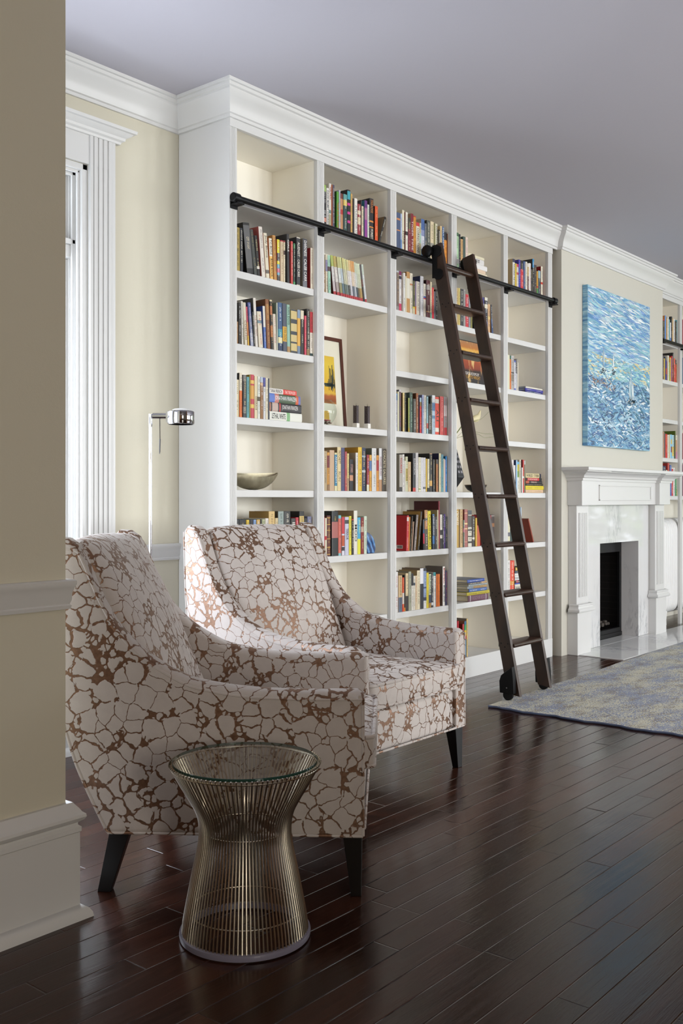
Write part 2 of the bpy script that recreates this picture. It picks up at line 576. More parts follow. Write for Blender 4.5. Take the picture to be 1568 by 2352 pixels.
YJ = YW + .15
win = struct(MB().box(WX0, WX0 + .03, YW, YJ, WZ0, WZ1).box(WX1 - .03, WX1, YW, YJ, WZ0, WZ1).box(WX0, WX1, YW, YJ, WZ1 - .03, WZ1)
             .box(WX0, WX1, YW - .02, YJ, WZ0, WZ0 + .03).build('window_1', WHITE, bevel=.004))
for x0, x1 in ((WX1, WX1 + .142), (WX0 - .142, WX0)):
    MB().prism(reeded(x0, x1, YW - .022, 4, .010, .016), .32, WZ1 + .16, 'z').build('casing', WHITE, win, smooth='angle', angle=50)
MB().box(WX0 - .142, WX1 + .142, YW - .014, YW, WZ1, WZ1 + .15).build('header_panel', WHITE, win, bevel=.003)
cp = [(0, 2.848), (.026, 2.848), (.03, 2.858), (.042, 2.864), (.044, 2.876), (.062, 2.886), (.070, 2.896), (.082, 2.898), (.084, 2.912), (0, 2.912)]
MB().sweep(cp, [(WX0 - .142, YW), (WX0 - .142, YW - .001), (WX1 + .142, YW - .001), (WX1 + .142, YW)]).build('cornice', WHITE, win, smooth='angle', angle=30)
j = MB()
for d, w in ((.02, .012), (.05, .02), (.085, .012)):      # stops down the right jamb and along the head
    j.box(WX1 - .03 - w, WX1 - .028, YW + d, YW + d + .014, WZ0 + .03, WZ1 - .03).box(WX0 + .028, WX0 + .03 + w, YW + d, YW + d + .014, WZ0 + .03, WZ1 - .03)
    j.box(WX0 + .03, WX1 - .03, YW + d, YW + d + .014, WZ1 - .03 - w, WZ1 - .028)
j.build('jamb_stop', WHITE, win, bevel=.003)
MB().box(WX0 + .03, WX1 - .03, YW + .065, YJ, 2.285, 2.345).box(WX0 + .03, WX1 - .03, YW + .05, YJ, 2.345, 2.37).build('transom_bar', WHITE, win, bevel=.004)
for z0, z1 in ((WZ0 + .03, 2.285), (2.37, WZ1 - .031)):
    s = MB()
    for x0, x1 in ((WX0 + .03, WX0 + .085), (WX1 - .085, WX1 - .03)):
        s.box(x0, x1, YW + .10, YJ - .01, z0, z1)
    s.box(WX0 + .085, WX1 - .085, YW + .10, YJ - .01, z0, z0 + .06).box(WX0 + .085, WX1 - .085, YW + .10, YJ - .01, z1 - .05, z1)
    so = s.build('sash', WHITE, win, bevel=.004)
    MB().box(WX0 + .085, WX1 - .085, YW + .118, YW + .124, z0 + .06, z1 - .05).build('pane', PANE, so)

SW = struct(MB().box(1.2, 1.3, 2.78, 2.82, .55, 2.5).box(1.2, 1.3, 3.58, 3.62, .55, 2.5).box(1.2, 1.3, 2.82, 3.58, .55, .59).box(1.2, 1.3, 2.82, 3.58, 2.46, 2.5).box(1.22, 1.26, 2.82, 3.58, 1.6, 1.65)
            .box(1.3, 1.32, 2.66, 2.78, .45, 2.62).box(1.3, 1.32, 3.62, 3.74, .45, 2.62).box(1.3, 1.32, 2.78, 3.62, 2.5, 2.62).box(1.3, 1.33, 2.78, 3.62, .45, .55).build('window_20', WHITE, bevel=.003))
MB().box(1.235, 1.241, 2.82, 3.58, .59, 2.46).build('pane', PANE, SW)
# the windows of the far end and the front wall, mirrored by furniture and floor, and the added one behind the camera
k = 2
for axis, runs in (('x', FRONT_WINDOWS + [NEAR_WINDOW]), ('y', END_WINDOWS)):
    for a, c in runs:
        b, g = MB(), MB()
        def bar(p, q, z, w, t0, t1, o=None):
            o = o or b
            o.box(p, q, YF - t1, YF - t0, z, w) if axis == 'x' else o.box(XE + t0, XE + t1, p, q, z, w)
        for p, q, z, w in ((a, a + .05, .55, 2.75), (c - .05, c, .55, 2.75), (a, c, .55, .6), (a, c, 2.7, 2.75), (a, c, 1.65, 1.70)):
            bar(p, q, z, w, .01, .07)
        for p, q, z, w in ((a - .12, a, .5, 2.87), (c, c + .12, .5, 2.87), (a - .12, c + .12, 2.75, 2.87), (a - .14, c + .14, .49, .55)):
            bar(p, q, z, w, -.025, .0)
        o = struct(b.build('window_%d' % k, WHITE, bevel=.003))
        bar(a + .05, c - .05, .6, 2.7, .035, .041, g)
        g.build('pane', PANE, o)
        k += 1

# ------------------------------------------------------------------ bookcases
LV = [.131, .488, .849, 1.207, 1.566, 1.926, 2.285, 2.645]
STX = [(3.392, 3.439), (4.035, 4.094), (4.689, 4.747), (5.336, 5.396), (5.981, 6.038), (6.618, 6.680)]
YS, YBK, TH_S = YB + .02, 3.83, .0365
BAYS = [(3.439, 4.035), (4.094, 4.689), (4.747, 5.336), (5.396, 5.981), (6.038, 6.618)]
SHELVES = [[0, 1, 2, 3, 4, 5, 6, 7], [0, 1, 2, 3, 4, 6, 7], [0, 1, 2, 3, 4, 5, 6, 7], [0, 1, 2, 3, 5, 6, 7], [0, 1, 2, 3, 4, 5, 6, 7]]


def bookcase(label, stx, shelves, x_side0, x_side1, low=.131, zfr=2.972):
    t = thing('built_in_bookcase', label, 'bookcase', ((stx[0][0] + stx[-1][1]) / 2, YB, 0))
    ox = t.location.x
    L = lambda b, n, m=WHITE, **k: b.build(n, m, t, loc=(-ox, -YB, 0), **k)
    for x0, x1 in stx:
        L(MB().prism(reeded(x0 + .0005, x1 - .0005, YB, 4, .005, .006), low if low < .5 else 0, zfr + .01, 'z'), 'fluted_stile', smooth='angle', angle=50)
        b = MB().box(x0 + .0005, x1 - .0005, YB + .021, YBK, 0 if low < .5 else low, zfr + .05)
        L(b, 'divider' if stx[0][0] < x0 < stx[-1][0] else 'end_panel', INNER)
    if x_side0:
        L(MB().box(x_side0, stx[0][0], YB, YW - .002, .0, H - .14), 'side_panel', bevel=.002)
    L(MB().box(stx[0][0], stx[-1][1], YBK, YBK + .015, 0, H - .15), 'back_panel', INNER)
    L(MB().box(stx[0][0], stx[-1][1], YB + .005, YBK, zfr, zfr + .04), 'top_panel', INNER)
    L(MB().box(stx[0][0] - .004, stx[-1][1] + .003, YB - .004, YB + .02, zfr - .002, H - .13), 'frieze', bevel=.002)
    if low < .5:
        L(MB().box(stx[0][0] - .003, stx[-1][1] + .003, YB - .002, YB + .018, 0, low + .004), 'plinth', bevel=.002)
    for (a, c), lv in zip([(p[1], q[0]) for p, q in zip(stx, stx[1:])], shelves):
        for z in lv:
            L(MB().box(a + .0005, c - .0005, YS, YBK - .001, z - TH_S, z), 'shelf', bevel=.003)
    return t


MAIN = bookcase('wide white built-in bookcase of five bays with fluted stiles beside the window alcove', STX, [[LV[i] for i in s] for s in SHELVES], XB0 - .003, 0)
XF = [(XC1 + .003, XC1 + .045), (9.19, 9.245), (9.80, 9.855), (10.41, 10.465)]
LF = [1.192, 1.538, 1.892, 2.248, 2.60]
FAR = bookcase('second white built-in bookcase beyond the fireplace, with a radiator in its recess', XF, [LF] * 3, 0, 0, 1.15)

# ------------------------------------------------------------------ ladder rail and ladder
YR, ZR = 3.4635, 2.615
t = thing('ladder_rail', 'long black tubular rail on small brackets across the upper bookcase shelves', 'rail', (5.0, YR, ZR))
MB().tube([(-1.606, 0, 0), (1.643, 0, 0)], .0145, 16).build('rail_tube', BLACKMETAL, t, smooth='angle')
for x in (-1.606, 1.643):
    MB().tube([(x - .022, 0, 0), (x - .018, 0, 0), (x + .018, 0, 0), (x + .022, 0, 0)], [.018, .0225, .0225, .018], 20).build('end_cap', BLACKMETAL, t, smooth='angle')
for i, (a, c) in enumerate(STX):
    x = (a + c) / 2 - 5.0
    b = MB().box(x - .022, x + .022, -.018, YB - YR - .001, -.030, -.022).box(x - .024, x + .024, YB - YR - .006, YB - YR - .0005, -.044, .0)
    b.tube([(x - .02, 0, -.018), (x + .02, 0, -.018)], .012, 12)
    b.build('bracket', BLACKMETAL, t, bevel=.002)
t = thing('far_ladder_rail', 'black rail crossing the bookcase beyond the fireplace', 'rail', (9.6, YR, 2.58))
MB().tube([(-.915, 0, 0), (.9, 0, 0)], .0145, 12).build('rail_tube', BLACKMETAL, t, smooth='angle')
for a, c in XF:
    x = (a + c) / 2 - 9.6
    MB().box(x - .02, x + .02, -.02, YB - YR - .001, -.030, -.016).build('bracket', BLACKMETAL, t, bevel=.002)

SL, LZ0 = .202, .012
XL0, XL1, TST, DST = 5.032, 5.392, .027, .083
yf = lambda z: 2.832 + SL * z
lad = thing('library_ladder', 'dark wood rolling library ladder leaning on the black rail', 'ladder', ((XL0 + XL1 + TST) / 2, 2.90, 0))
Lk = dict(parent=lad, loc=(-lad.location.x, -lad.location.y, 0))
for i, x in enumerate((XL0, XL1)):
    zb, zt = LZ0 + .022, 2.712
    st = MB().prism([(yf(zb), zb), (yf(zb) + DST, zb + .012), (yf(zt - .02) + DST, zt - .02), (yf(zt), zt)], x, x + TST, 'x').build('side_rail', DKWOOD, bevel=.004, **Lk)
    out = -1 if i == 0 else 1
    xo = x if i == 0 else x + TST
    # wheel housing low on the outer face, its wheel, and the hook plate with roller at the rail
    hp = [(yf(.05) + .018, .052), (yf(.05) + .110, .052), (yf(.05) + .113, .12), (yf(.05) + .102, .152), (yf(.05) + .078, .172), (yf(.18) + .004, .208), (yf(.14) - .002 + .006, .14)]
    hs = MB().prism(hp, xo, xo + out * .034, 'x').build('wheel_housing', BLACKMETAL, bevel=.004, **Lk)
    yc = yf(.05) + .062
    MB().tube([(xo + out * .008, yc, LZ0 + .030), (xo + out * .026, yc, LZ0 + .030)], .030, 20).build('wheel', BLACKMETAL, hs, smooth='angle')
    MB().tube([(xo + out * .034, yc, .085), (xo + out * .036, yc, .085)], .0045, 10).build('axle_pin', CHROME, hs)
    yp = yf(2.605)
    pl = MB().box(xo + out * .0005, xo + out * .006, yp + .045, yp + .079, 2.50, 2.70)
    pl.tube([(xo + out * .001, yp + .045, 2.66), (xo + out * .007, yp + .045, 2.66)], .034, 20).tube([(xo + out * .001, yp + .035, 2.52), (xo + out * .007, yp + .035, 2.52)], .034, 20)
    pl = pl.build('hook_plate', BLACKMETAL, bevel=.0015, **Lk)
    MB().tube([(xo + out * .008, YR, ZR + .0515), (xo + out * .012, YR, ZR + .0515), (xo + out * .030, YR, ZR + .0515), (xo + out * .034, YR, ZR + .0515)], [.030, .036, .036, .030], 20).build('roller', BLACKMETAL, pl, smooth='angle')
    for kz in range(8):
        z = .331 + .2865 * kz
        for dy, dz in ((.018, .0), (.062, .0), (.038, -.020)):
            MB().tube([(xo + out * .0003, yf(z) + dy, z + dz), (xo + out * .0016, yf(z) + dy, z + dz)], .0042, 10).build('screw', BLACKMETAL, st)
for kz in range(8):
    z = .331 + .2865 * kz
    y0 = yf(z) - .012
    p = [(y0 + .012, z - .026), (y0 + .006, z - .023), (y0 + .001, z - .013), (y0 + .006, z - .003), (y0 + .012, z), (y0 + .108, z), (y0 + .108, z - .026)]
    MB().prism(p, XL0 + TST, XL1, 'x').build('step', DKWOOD, bevel=.002, **Lk)
MB().tube([(XL0 + TST, yf(2.60) + .030, 2.572), (XL0 + TST + .10, yf(2.60) + .030, 2.572), (XL1, yf(2.60) + .030, 2.572)], .0165, 14).build('round_rung', DKWOOD, smooth='angle', **Lk)

# ------------------------------------------------------------------ fireplace
MY, HB = 3.37, YC
mt = thing('fireplace_mantel', 'white wooden fireplace mantel with fluted pilasters on the chimney breast', 'mantel', (7.68, YC, 0))
Mk = dict(parent=mt, loc=(-7.68, -YC, 0))
for x0, x1 in ((6.832, 7.052), (8.308, 8.530)):
    b = MB().box(x0, x1, MY, HB, 0, .32)
    pz = [(0, .318), (.020, .318), (.026, .326), (.026, .340), (.012, .352), (.010, .362), (.014, .368), (.014, .376), (0, .382)]
    b.sweep(pz, [(x0, HB - .018), (x0, MY), (x1, MY), (x1, HB - .018)])
    b.box(x0 + .012, x1 - .012, MY + .014, HB, .37, 1.115)
    pil = b.build('pilaster', WHITE, bevel=.003, **Mk)
    f = MB()
    a, c = x0 + .040, x1 - .040
    w = (c - a) / 8
    for i in range(8):
        f.prism([(a + w * i + .002, MY + .014), (a + w * (i + .14), MY + .006), (a + w * (i + .86), MY + .006), (a + w * (i + 1) - .002, MY + .014)], .43, 1.06, 'z')
    f.build('fluting', WHITE, pil)
b = MB().box(6.832, 8.53, MY + .005, HB, 1.115, 1.31)
b.box(6.832, 7.07, MY - .035, MY + .01, 1.115, 1.31).box(8.30, 8.53, MY - .035, MY + .01, 1.115, 1.31)
fz = b.build('header', WHITE, bevel=.003, **Mk)
f = MB()
for x0, x1, z0, z1 in ((7.20, 8.20, 1.262, 1.272), (7.20, 8.20, 1.150, 1.160), (7.20, 7.21, 1.150, 1.272), (8.19, 8.20, 1.150, 1.272)):
    f.box(x0, x1, MY - .003, MY + .006, z0, z1)
f.build('panel_moulding', WHITE, fz, bevel=.002)
mp = [(0, 1.30), (.012, 1.30), (.014, 1.318), (.028, 1.322), (.032, 1.336), (.040, 1.344), (.060, 1.352), (.070, 1.362), (.082, 1.366), (.084, 1.374), (0, 1.376)]
mpath = [(6.832, HB), (6.832, MY - .035), (7.07, MY - .035), (7.07, MY + .005), (8.30, MY + .005), (8.30, MY - .035), (8.53, MY - .035), (8.53, HB)]
MB().sweep(mp, mpath).build('cornice', WHITE, smooth='angle', angle=30, **Mk)
MB().box(6.735, 8.628, MY - .135, HB, 1.374, 1.398).build('mantel_shelf', WHITE, bevel=.003, **Mk)

ms = thing('marble_surround', 'grey veined white marble surround framing the black firebox', 'fireplace surround', (7.73, YC - .02, 0))
Sk = dict(parent=ms, loc=(-7.73, -YC + .02, 0))
MB().box(7.0535, OX0, YC - .016, YC - .001, .0065, 1.113).box(OX1, 8.3065, YC - .016, YC - .001, .0065, 1.113).box(OX0, OX1, YC - .016, YC - .001, OZ, 1.113).build('face_slab', MARBLE, **Sk)
MB().box(OX0 - .02, OX0, YC - .001, YC + .135, .001, OZ + .02).box(OX1, OX1 + .02, YC - .001, YC + .135, .001, OZ + .02).box(OX0, OX1, YC - .001, YC + .135, OZ, OZ + .02).build('reveal', MARBLE, **Sk)
BRK = NT('sooty_firebrick')
_b = BRK.n('TexBrick', {'Vector': BRK.scale(BRK.n('Mapping', {'Vector': BRK.pos(), 'Rotation': (pi / 2, 0, 0)}).outputs[0], (1, 1, 1)), 'Color1': lin('#0e0d0d'), 'Color2': lin('#131212'), 'Mortar': lin('#232121'), 'Scale': 4.5, 'Mortar Size': .012})
BRK.put(Base_Color=_b.outputs[0], Roughness=.8)
fb = thing('firebox', 'black metal framed firebox set deep in the marble surround', 'firebox', (7.73, YC + .14, 0))
Fk = dict(parent=fb, loc=(-7.73, -YC - .14, 0))
MB().box(OX0 - .05, OX0 - .02, YC + .137, YW - .01, 0, OZ).box(OX1 + .02, OX1 + .05, YC + .137, YW - .01, 0, OZ).box(OX0 - .05, OX1 + .05, YW - .03, YW - .01, 0, OZ).box(OX0 - .05, OX1 + .05, YC + .137, YW - .01, OZ, OZ + .02).box(OX0 - .05, OX1 + .05, YC + .137, YW - .01, .0, .02).build('liner', BRK.m, **Fk)
MB().box(OX0 + .001, OX1 - .001, YC + .136, YC + .16, OZ - .095, OZ - .004).box(OX0 + .001, OX1 - .001, YC + .136, YC + .17, .007, .075).box(OX0 + .001, OX1 - .001, YC + .128, YC + .138, .007, .04).box(OX1 - .028, OX1 - .001, YC + .136, YC + .16, .07, OZ - .09).box(OX0 + .001, OX0 + .028, YC + .136, YC + .16, .07, OZ - .09).build('metal_frame', mat('firebox_metal', '#1b1c1e', .4, .5), bevel=.003, **Fk)
random.seed(4)
b = MB()
for i in range(26):
    x, y = random.uniform(OX0 + .08, OX1 - .08), random.uniform(YC + .2, YC + .32)
    b.rbox((x, y, .095 + random.random() * .02), (random.uniform(.02, .05), random.uniform(.02, .04), random.uniform(.02, .035)), .008, 2)
tag(b.build('ember_bed', mat('ash_grey', '#4a4540', .9), fb, loc=(-7.73, -YC - .14, 0), smooth=True), None, None, kind='stuff')
tag(MB().box(6.85, 9.3, 3.022, YB - .07, -.002, .006).box(7.0535, 8.3065, YB - .071, YC - .017, -.002, .006).box(OX0 + .001, OX1 - .001, YC - .018, YC + .127, -.002, .006).build('hearth_slab', MARBLE, bevel=.003), 'polished white marble hearth slab set in the wood floor before the fireplace', 'hearth')

# radiator in the recess of the far bookcase
rad = thing('radiator', 'white enamelled column radiator standing in the recess right of the mantel', 'radiator', (9.3, 3.62, 0), group=None)
rad['label'] = 'white enamelled column radiator standing in the recess beyond the mantel'
for i in range(30):
    x = -.555 + i * .045
    prof = []
    for kk in range(24):
        a = 2 * pi * kk / 24
        prof.append((.095 * cos(a) * (1 if abs(cos(a)) > .3 else 1), .545 + (.345 if sin(a) > 0 else -.345) + .095 * sin(a)))
    b = MB()
    for z0, z1, w, tx in ((.105, .985, .097, .0205),):
        pts = [(w * cos(pi * q / 10), z1 - w + w * sin(pi * q / 10)) for q in range(11)] + [(-w * cos(pi * q / 10), z0 + w - w * sin(pi * q / 10)) for q in range(11)]
        b.prism(pts, x - tx, x + tx, 'x')
    b.build('section', RADW, rad, bevel=.013, seg=3)
for x in (-.285, .70):
    MB().lathe([(.02, 0), (.018, .05), (.026, .13)], 12, (x, -.04, 0)).lathe([(.02, 0), (.018, .05), (.026, .13)], 12, (x, .04, 0)).build('foot', RADW, rad, smooth='angle')

# ------------------------------------------------------------------ armchairs
def cat_rom(pts, n=6):
    out = []
    for i in range(len(pts) - 1):
        p0, p1, p2, p3 = pts[max(i - 1, 0)], pts[i], pts[i + 1], pts[min(i + 2, len(pts) - 1)]
        for k in range(n):
            u = k / n
            out.append(tuple(.5 * (2 * b + (c - a) * u + (2 * a - 5 * b + 4 * c - d) * u * u + (3 * b - a - 3 * c + d) * u ** 3) for a, b, c, d in zip(p0, p1, p2, p3)))
    return out + [tuple(pts[-1])]


AW, HWID = .074, .395
TOPC = cat_rom([(0, .590), (-.10, .588), (-.21, .588), (-.32, .592), (-.412, .602), (-.508, .622), (-.571, .652), (-.635, .692), (-.686, .736), (-.731, .788), (-.769, .850), (-.80, .915), (-.826, .978), (-.845, 1.016)], 4)
REAR = cat_rom([(-.936, 1.020), (-.928, .80), (-.914, .62), (-.900, .535), (-.877, .456), (-.849, .370), (-.800, .262), (-.757, .176)], 4)


def loft_panel(outline, y0, y1, dome, r=.016, n=6):
    """Upholstered panel: an outline (x, z) carried from y0 to y1 with softly rounded rims."""
    cx = sum(p[0] for p in outline) / len(outline)
    cz = sum(p[1] for p in outline) / len(outline)
    m = len(outline)
    area2 = sum(outline[i][0] * outline[(i + 1) % m][1] - outline[(i + 1) % m][0] * outline[i][1] for i in range(m))
    sg = 1 if area2 > 0 else -1
    nrm = []
    for i in range(m):
        a, b = Vector(outline[(i - 1) % m]), Vector(outline[(i + 1) % m])
        d = (b - a).normalized()
        nrm.append(Vector((d.y, -d.x)) * sg)
    secs = []
    for k in range(n + 1):
        a = pi / 2 * k / n
        secs.append((y0 + r * (1 - cos(a)) * 1.0, -r * (1 - sin(a))))
    mid = [(y0 + r + (y1 - y0 - 2 * r) * q / 6, 0) for q in range(1, 6)]
    secs += mid + [(y1 - (s - y0), o) for s, o in reversed(secs)]
    vs, fs = [], []
    for y, o in secs:
        t = (y - y0) / (y1 - y0)
        for p, nn in zip(outline, nrm):
            dm = dome * 4 * t * (1 - t) * max(0, nn.y)
            vs.append((p[0] + nn.x * o, y, p[1] + nn.y * (o + dm)))
    for i in range(len(secs) - 1):
        fs += [(i * m + k, i * m + (k + 1) % m, (i + 1) * m + (k + 1) % m, (i + 1) * m + k) for k in range(m)]
    fs += [tuple(range(m)), tuple(range((len(secs) - 1) * m, len(secs) * m))[::-1]]
    return MB().add(vs, fs)


def ring_rr(x0, x1, y0, y1, r, z, n=6, zf=None):
    pts = []
    for cx, cy, a0 in ((x1 - r, y1 - r, 0), (x0 + r, y1 - r, pi / 2), (x0 + r, y0 + r, pi), (x1 - r, y0 + r, 3 * pi / 2)):
        for k in range(n + 1):
            a = a0 + pi / 2 * k / n
            pts.append((cx + r * cos(a), cy + r * sin(a), z))
    return pts


def armchair(label, loc, rz):
    t = thing('armchair', label, 'armchair', loc, rz, None)
    out = [(0, .176)] + TOPC + [(-.875, 1.034), (-.918, 1.036)] + REAR
    for s in (-1, 1):
        y0, y1 = (-HWID, -HWID + AW) if s < 0 else (HWID - AW, HWID)
        a = loft_panel(out, y0, y1, .014).build('arm', FABRIC, t, smooth='angle', angle=45)
        ye = s * (HWID - .004)
        pc = [(x + .002, ye, z - .012) for x, z in TOPC] + [(-.875, ye, 1.022), (-.918, ye, 1.024)]
        MB().tube([(-.003, ye, .18), (-.003, ye, .40), (-.003, ye, .574)] + pc, .0052, 8).build('piping', FABRIC, a, smooth='angle')
        MB().tube([(-.003, ye, .179)] + [(-.003 - .75 * q / 8, ye, .179) for q in range(1, 9)] + [(x + .004, ye, z) for x, z in REAR[::-1][1:]], .0048, 8).build('piping', FABRIC, a, smooth='angle')
    yi = HWID - AW - .001
    # outer back, leaning like the arms' rear edge
    back = [(x + .004, z) for x, z in REAR] + [(x + .075, z + .012) for x, z in REAR[::-1]]
    loft_panel(back, -yi, yi, 0).build('outer_back', FABRIC, t, smooth='angle', angle=45)
    # reclined back cushion
    L, TK = .665, .155
    ang = math.atan2(.245, .585)
    b = MB().rbox((0, 0, 0), (TK, 2 * yi - .004, L), .045, 9, (.032, 0, .018))
    R = Matrix.Rotation(-ang, 3, 'Y')
    c = Vector((-.585 - .245 / 2, 0, .43 + L * cos(ang) / 2 + .012)) - R @ Vector((TK / 2 - .012, 0, 0))
    def bend(v):
        q = v.copy()
        k = (v.z / (L / 2))
        q.x -= .028 * max(0, k) ** 2 * (1 if True else 0)
        return R @ q + c
    b.v = [tuple(bend(Vector(v))) for v in b.v]
    b.build('back_cushion', FABRIC, t, smooth=True)
    # seat cushion with piped edges
    sx0, sx1, z0, z1 = -.66, .030, .352, .458
    b = MB().rbox(((sx0 + sx1) / 2, 0, (z0 + z1) / 2), (sx1 - sx0, 2 * yi - .006, z1 - z0), .022, 9, (.006, 0, .030))
    b.v = [(x, y, z + (.004 * sin(y * 70) * (1 - abs(z - .40) / .06) if x > -.02 and abs(z - .4) < .06 else 0)) for x, y, z in b.v]
    sc = b.build('seat_cushion', FABRIC, t, smooth=True)
    for z in (z0 + .010, z1 - .008):
        MB().tube(ring_rr(sx0 + .004, sx1 - .002, -yi + .005, yi - .005, .022, z), .0068, 8, closed=True).build('piping', FABRIC, sc, smooth='angle')
    b = MB().rbox((-.378, 0, .260), (.74, 2 * yi - .004, .170), .016, 5, (.006, 0, 0))
    fr = b.build('seat_rail', FABRIC, t, smooth=True)
    MB().tube([(.000, -yi, .180), (.000, 0, .180), (.000, yi, .180)], .0048, 8).build('piping', FABRIC, fr, smooth='angle')
    for s in (-1, 1):
        y0, y1 = s * (HWID - .012), s * (HWID - .068)
        MB().add([(-.006, y0, .178), (-.062, y0, .178), (-.062, y1, .178), (-.006, y1, .178), (-.008, y0, 0), (-.038, y0, 0), (-.038, s * (HWID - .044), 0), (-.008, s * (HWID - .044), 0)],
                 [(0, 1, 2, 3), (4, 5, 6, 7), (0, 1, 5, 4), (1, 2, 6, 5), (2, 3, 7, 6), (3, 0, 4, 7)]).build('leg', LEGWOOD, t, bevel=.002)
        MB().add([(-.692, y0, .178), (-.752, y0, .178), (-.752, y1, .178), (-.692, y1, .178), (-.748, y0, 0), (-.788, y0, 0), (-.788, s * (HWID - .044), 0), (-.748, s * (HWID - .044), 0)],
                 [(0, 1, 2, 3), (4, 5, 6, 7), (0, 1, 5, 4), (1, 2, 6, 5), (2, 3, 7, 6), (3, 0, 4, 7)]).build('leg', LEGWOOD, t, bevel=.002)
    return t


RV, FV = Vector((ST, -CT, 0)), Vector((CT, ST, 0))


def cs(right, fwd, z=0):
    return RV * right + FV * fwd + Vector((0, 0, z))


armchair('armchair in crackled silver and copper velvet squared to the room, its back towards the bookcase', (3.299, 2.352, 0), -pi / 2)
NA = math.atan2(-CT, ST) - radians(2.6)
P = cs(.066, 2.925)
NL = Vector((-sin(NA), cos(NA), 0))
armchair('armchair in crackled silver and copper velvet turned side-on behind the glass side table', P + NL * (HWID - .018), NA)

# ------------------------------------------------------------------ wire side table
TZ = 2.668
tp = cs((563 - 784) / FPX * TZ, TZ)
tb = thing('wire_side_table', 'round glass-topped side table on a flared sheaf of bronze nickel rods', 'side table', tp, .02)
ROD = cat_rom([(.2015, .462), (.1716, .408), (.149, .370), (.130, .334), (.1222, .302), (.1216, .265), (.1285, .222), (.138, .178), (.1505, .115), (.1615, .056), (.168, .008)], 4)
r0 = MB().tube([(r, 0, z) for r, z in ROD], .0023, 6).build('rod', STEEL, tb, smooth='angle')
NR = 96
for i in range(1, NR):
    c = r0.copy()
    COL.objects.link(c)
    c.parent = tb
    c.rotation_euler = (0, 0, 2 * pi * i / NR)


def hoop(r, z, w, name, m=STEEL, n=64):
    return MB().tube([(r * cos(2 * pi * k / n), r * sin(2 * pi * k / n), z) for k in range(n)], w, 8, closed=True).build(name, m, tb, smooth='angle')


hoop(.1965, .4525, .0026, 'rim_ring')
hoop(.1470, .071, .0019, 'hoop')
hoop(.1175, .285, .0019, 'hoop')
MB().lathe([(.1665, .002), (.1735, .004), (.1745, .012), (.1735, .018), (.1665, .020), (.1600, .018), (.1595, .004), (.1665, .002)], 72).build('base_ring', mat('lilac_grey_plastic', '#7d7a8c', .3), tb, smooth='angle')
GTOP = glassy('table_glass', (.975, .99, .985))
tg = MB().lathe([(.0, .4585), (.1900, .4585), (.1915, .4600), (.1915, .4655), (.1900, .467), (.0, .467)], 72).build('glass_top', GTOP, tb, smooth='angle')
MB().lathe([(.1917, .4592), (.1930, .4600), (.1930, .4660), (.1917, .4668)], 72, caps=False).build('glass_edge', mat('green_glass_edge', '#1d3f37', .08), tg, smooth='angle')

# ------------------------------------------------------------------ reading lamp
lp = cs((345.5 - 784) / FPX * 4.33, 4.33)
zt = EYE + (HY - 951) / FPX * 4.33
lamp = thing('reading_lamp', 'slim chrome floor reading lamp standing between the window and the two armchairs', 'floor lamp', lp, NA + radians(2.6))
MB().lathe([(.0, .0), (.115, 0), (.115, .012), (.108, .018), (.012, .020), (.0, .02)], 40).build('base', CHROME, lamp, smooth='angle')
MB().tube([(0, 0, .018), (0, 0, 1.2), (0, 0, zt - .05)], .0068, 14).tube([(0, 0, zt - .05), (0, 0, zt)], .0080, 14).build('pole', CHROME, lamp, smooth='angle')
zh = zt - .008
MB().tube([(.010, 0, zh), (.078, 0, zh)], .0125, 16).tube([(-.004, 0, zh), (.012, 0, zh)], .006, 10).build('arm', CHROME, lamp, smooth='angle')
hd = MB().lathe([(.0, .022), (.050, .022), (.0565, .019), (.058, .016), (.058, -.034), (.056, -.037), (.053, -.037), (.053, .012), (.0, .014)], 40, (.132, 0, zh)).box(.070, .082, -.022, .022, zh - .030, zh + .018).build('lamp_head', CHROME, lamp, smooth='angle')
MB().lathe([(.044, .0225), (.030, .030), (.0, .034)], 30, (.132, 0, zh)).build('top_lens', mat('opal_glass', '#f0f0f0', .2), hd, smooth='angle')
sw = MB().tube([(.040, 0, zh - .012), (.041, 0, zh - .10)], .0022, 8).build('switch_lever', CHROME, lamp)
MB().tube([(.041, 0, zh - .10), (.040, 0, zh - .155), (.039, 0, zh - .165)], [.0032, .0028, .001], 8).build('grip', mat('grey_rubber', '#5b5b5e', .6), sw)

# ------------------------------------------------------------------ rug
random.seed(11)
A, Bc = Vector((4.822, 2.918)), Vector((4.87, .2))
pts, edge_pts = [], []
nseg = 60
for k in range(nseg + 1):
    q = A.lerp(Bc, k / nseg)
    edge_pts.append((q.x + .010 * sin(k * .9) + .006 * sin(k * 2.3) - .02 * sin(pi * k / nseg), q.y))
back_pts = [(A.x + (9.6 - A.x) * k / 40, A.y + .125 * (k / 40) ** 1 * (9.6 - A.x) / 3.0 * .7 + .006 * sin(k * 1.3)) for k in range(41)]
outl = [(x, min(y, 3.015 if x > 6.8 else 9)) for x, y in back_pts] + [(9.6, .2)] + edge_pts[::-1][:-1]
rug = MB().prism(outl, .0, .011, 'z').build('area_rug', RUG)
rug.location = (0, 0, .0005)
tag(rug, 'large faded blue and cream patterned rug under the foot of the ladder', 'rug')
MB().tube([(x - .002, y, .006) for x, y in edge_pts], .0065, 6).build('binding', mat('blue_binding', '#55607a', .9), rug, smooth='angle')

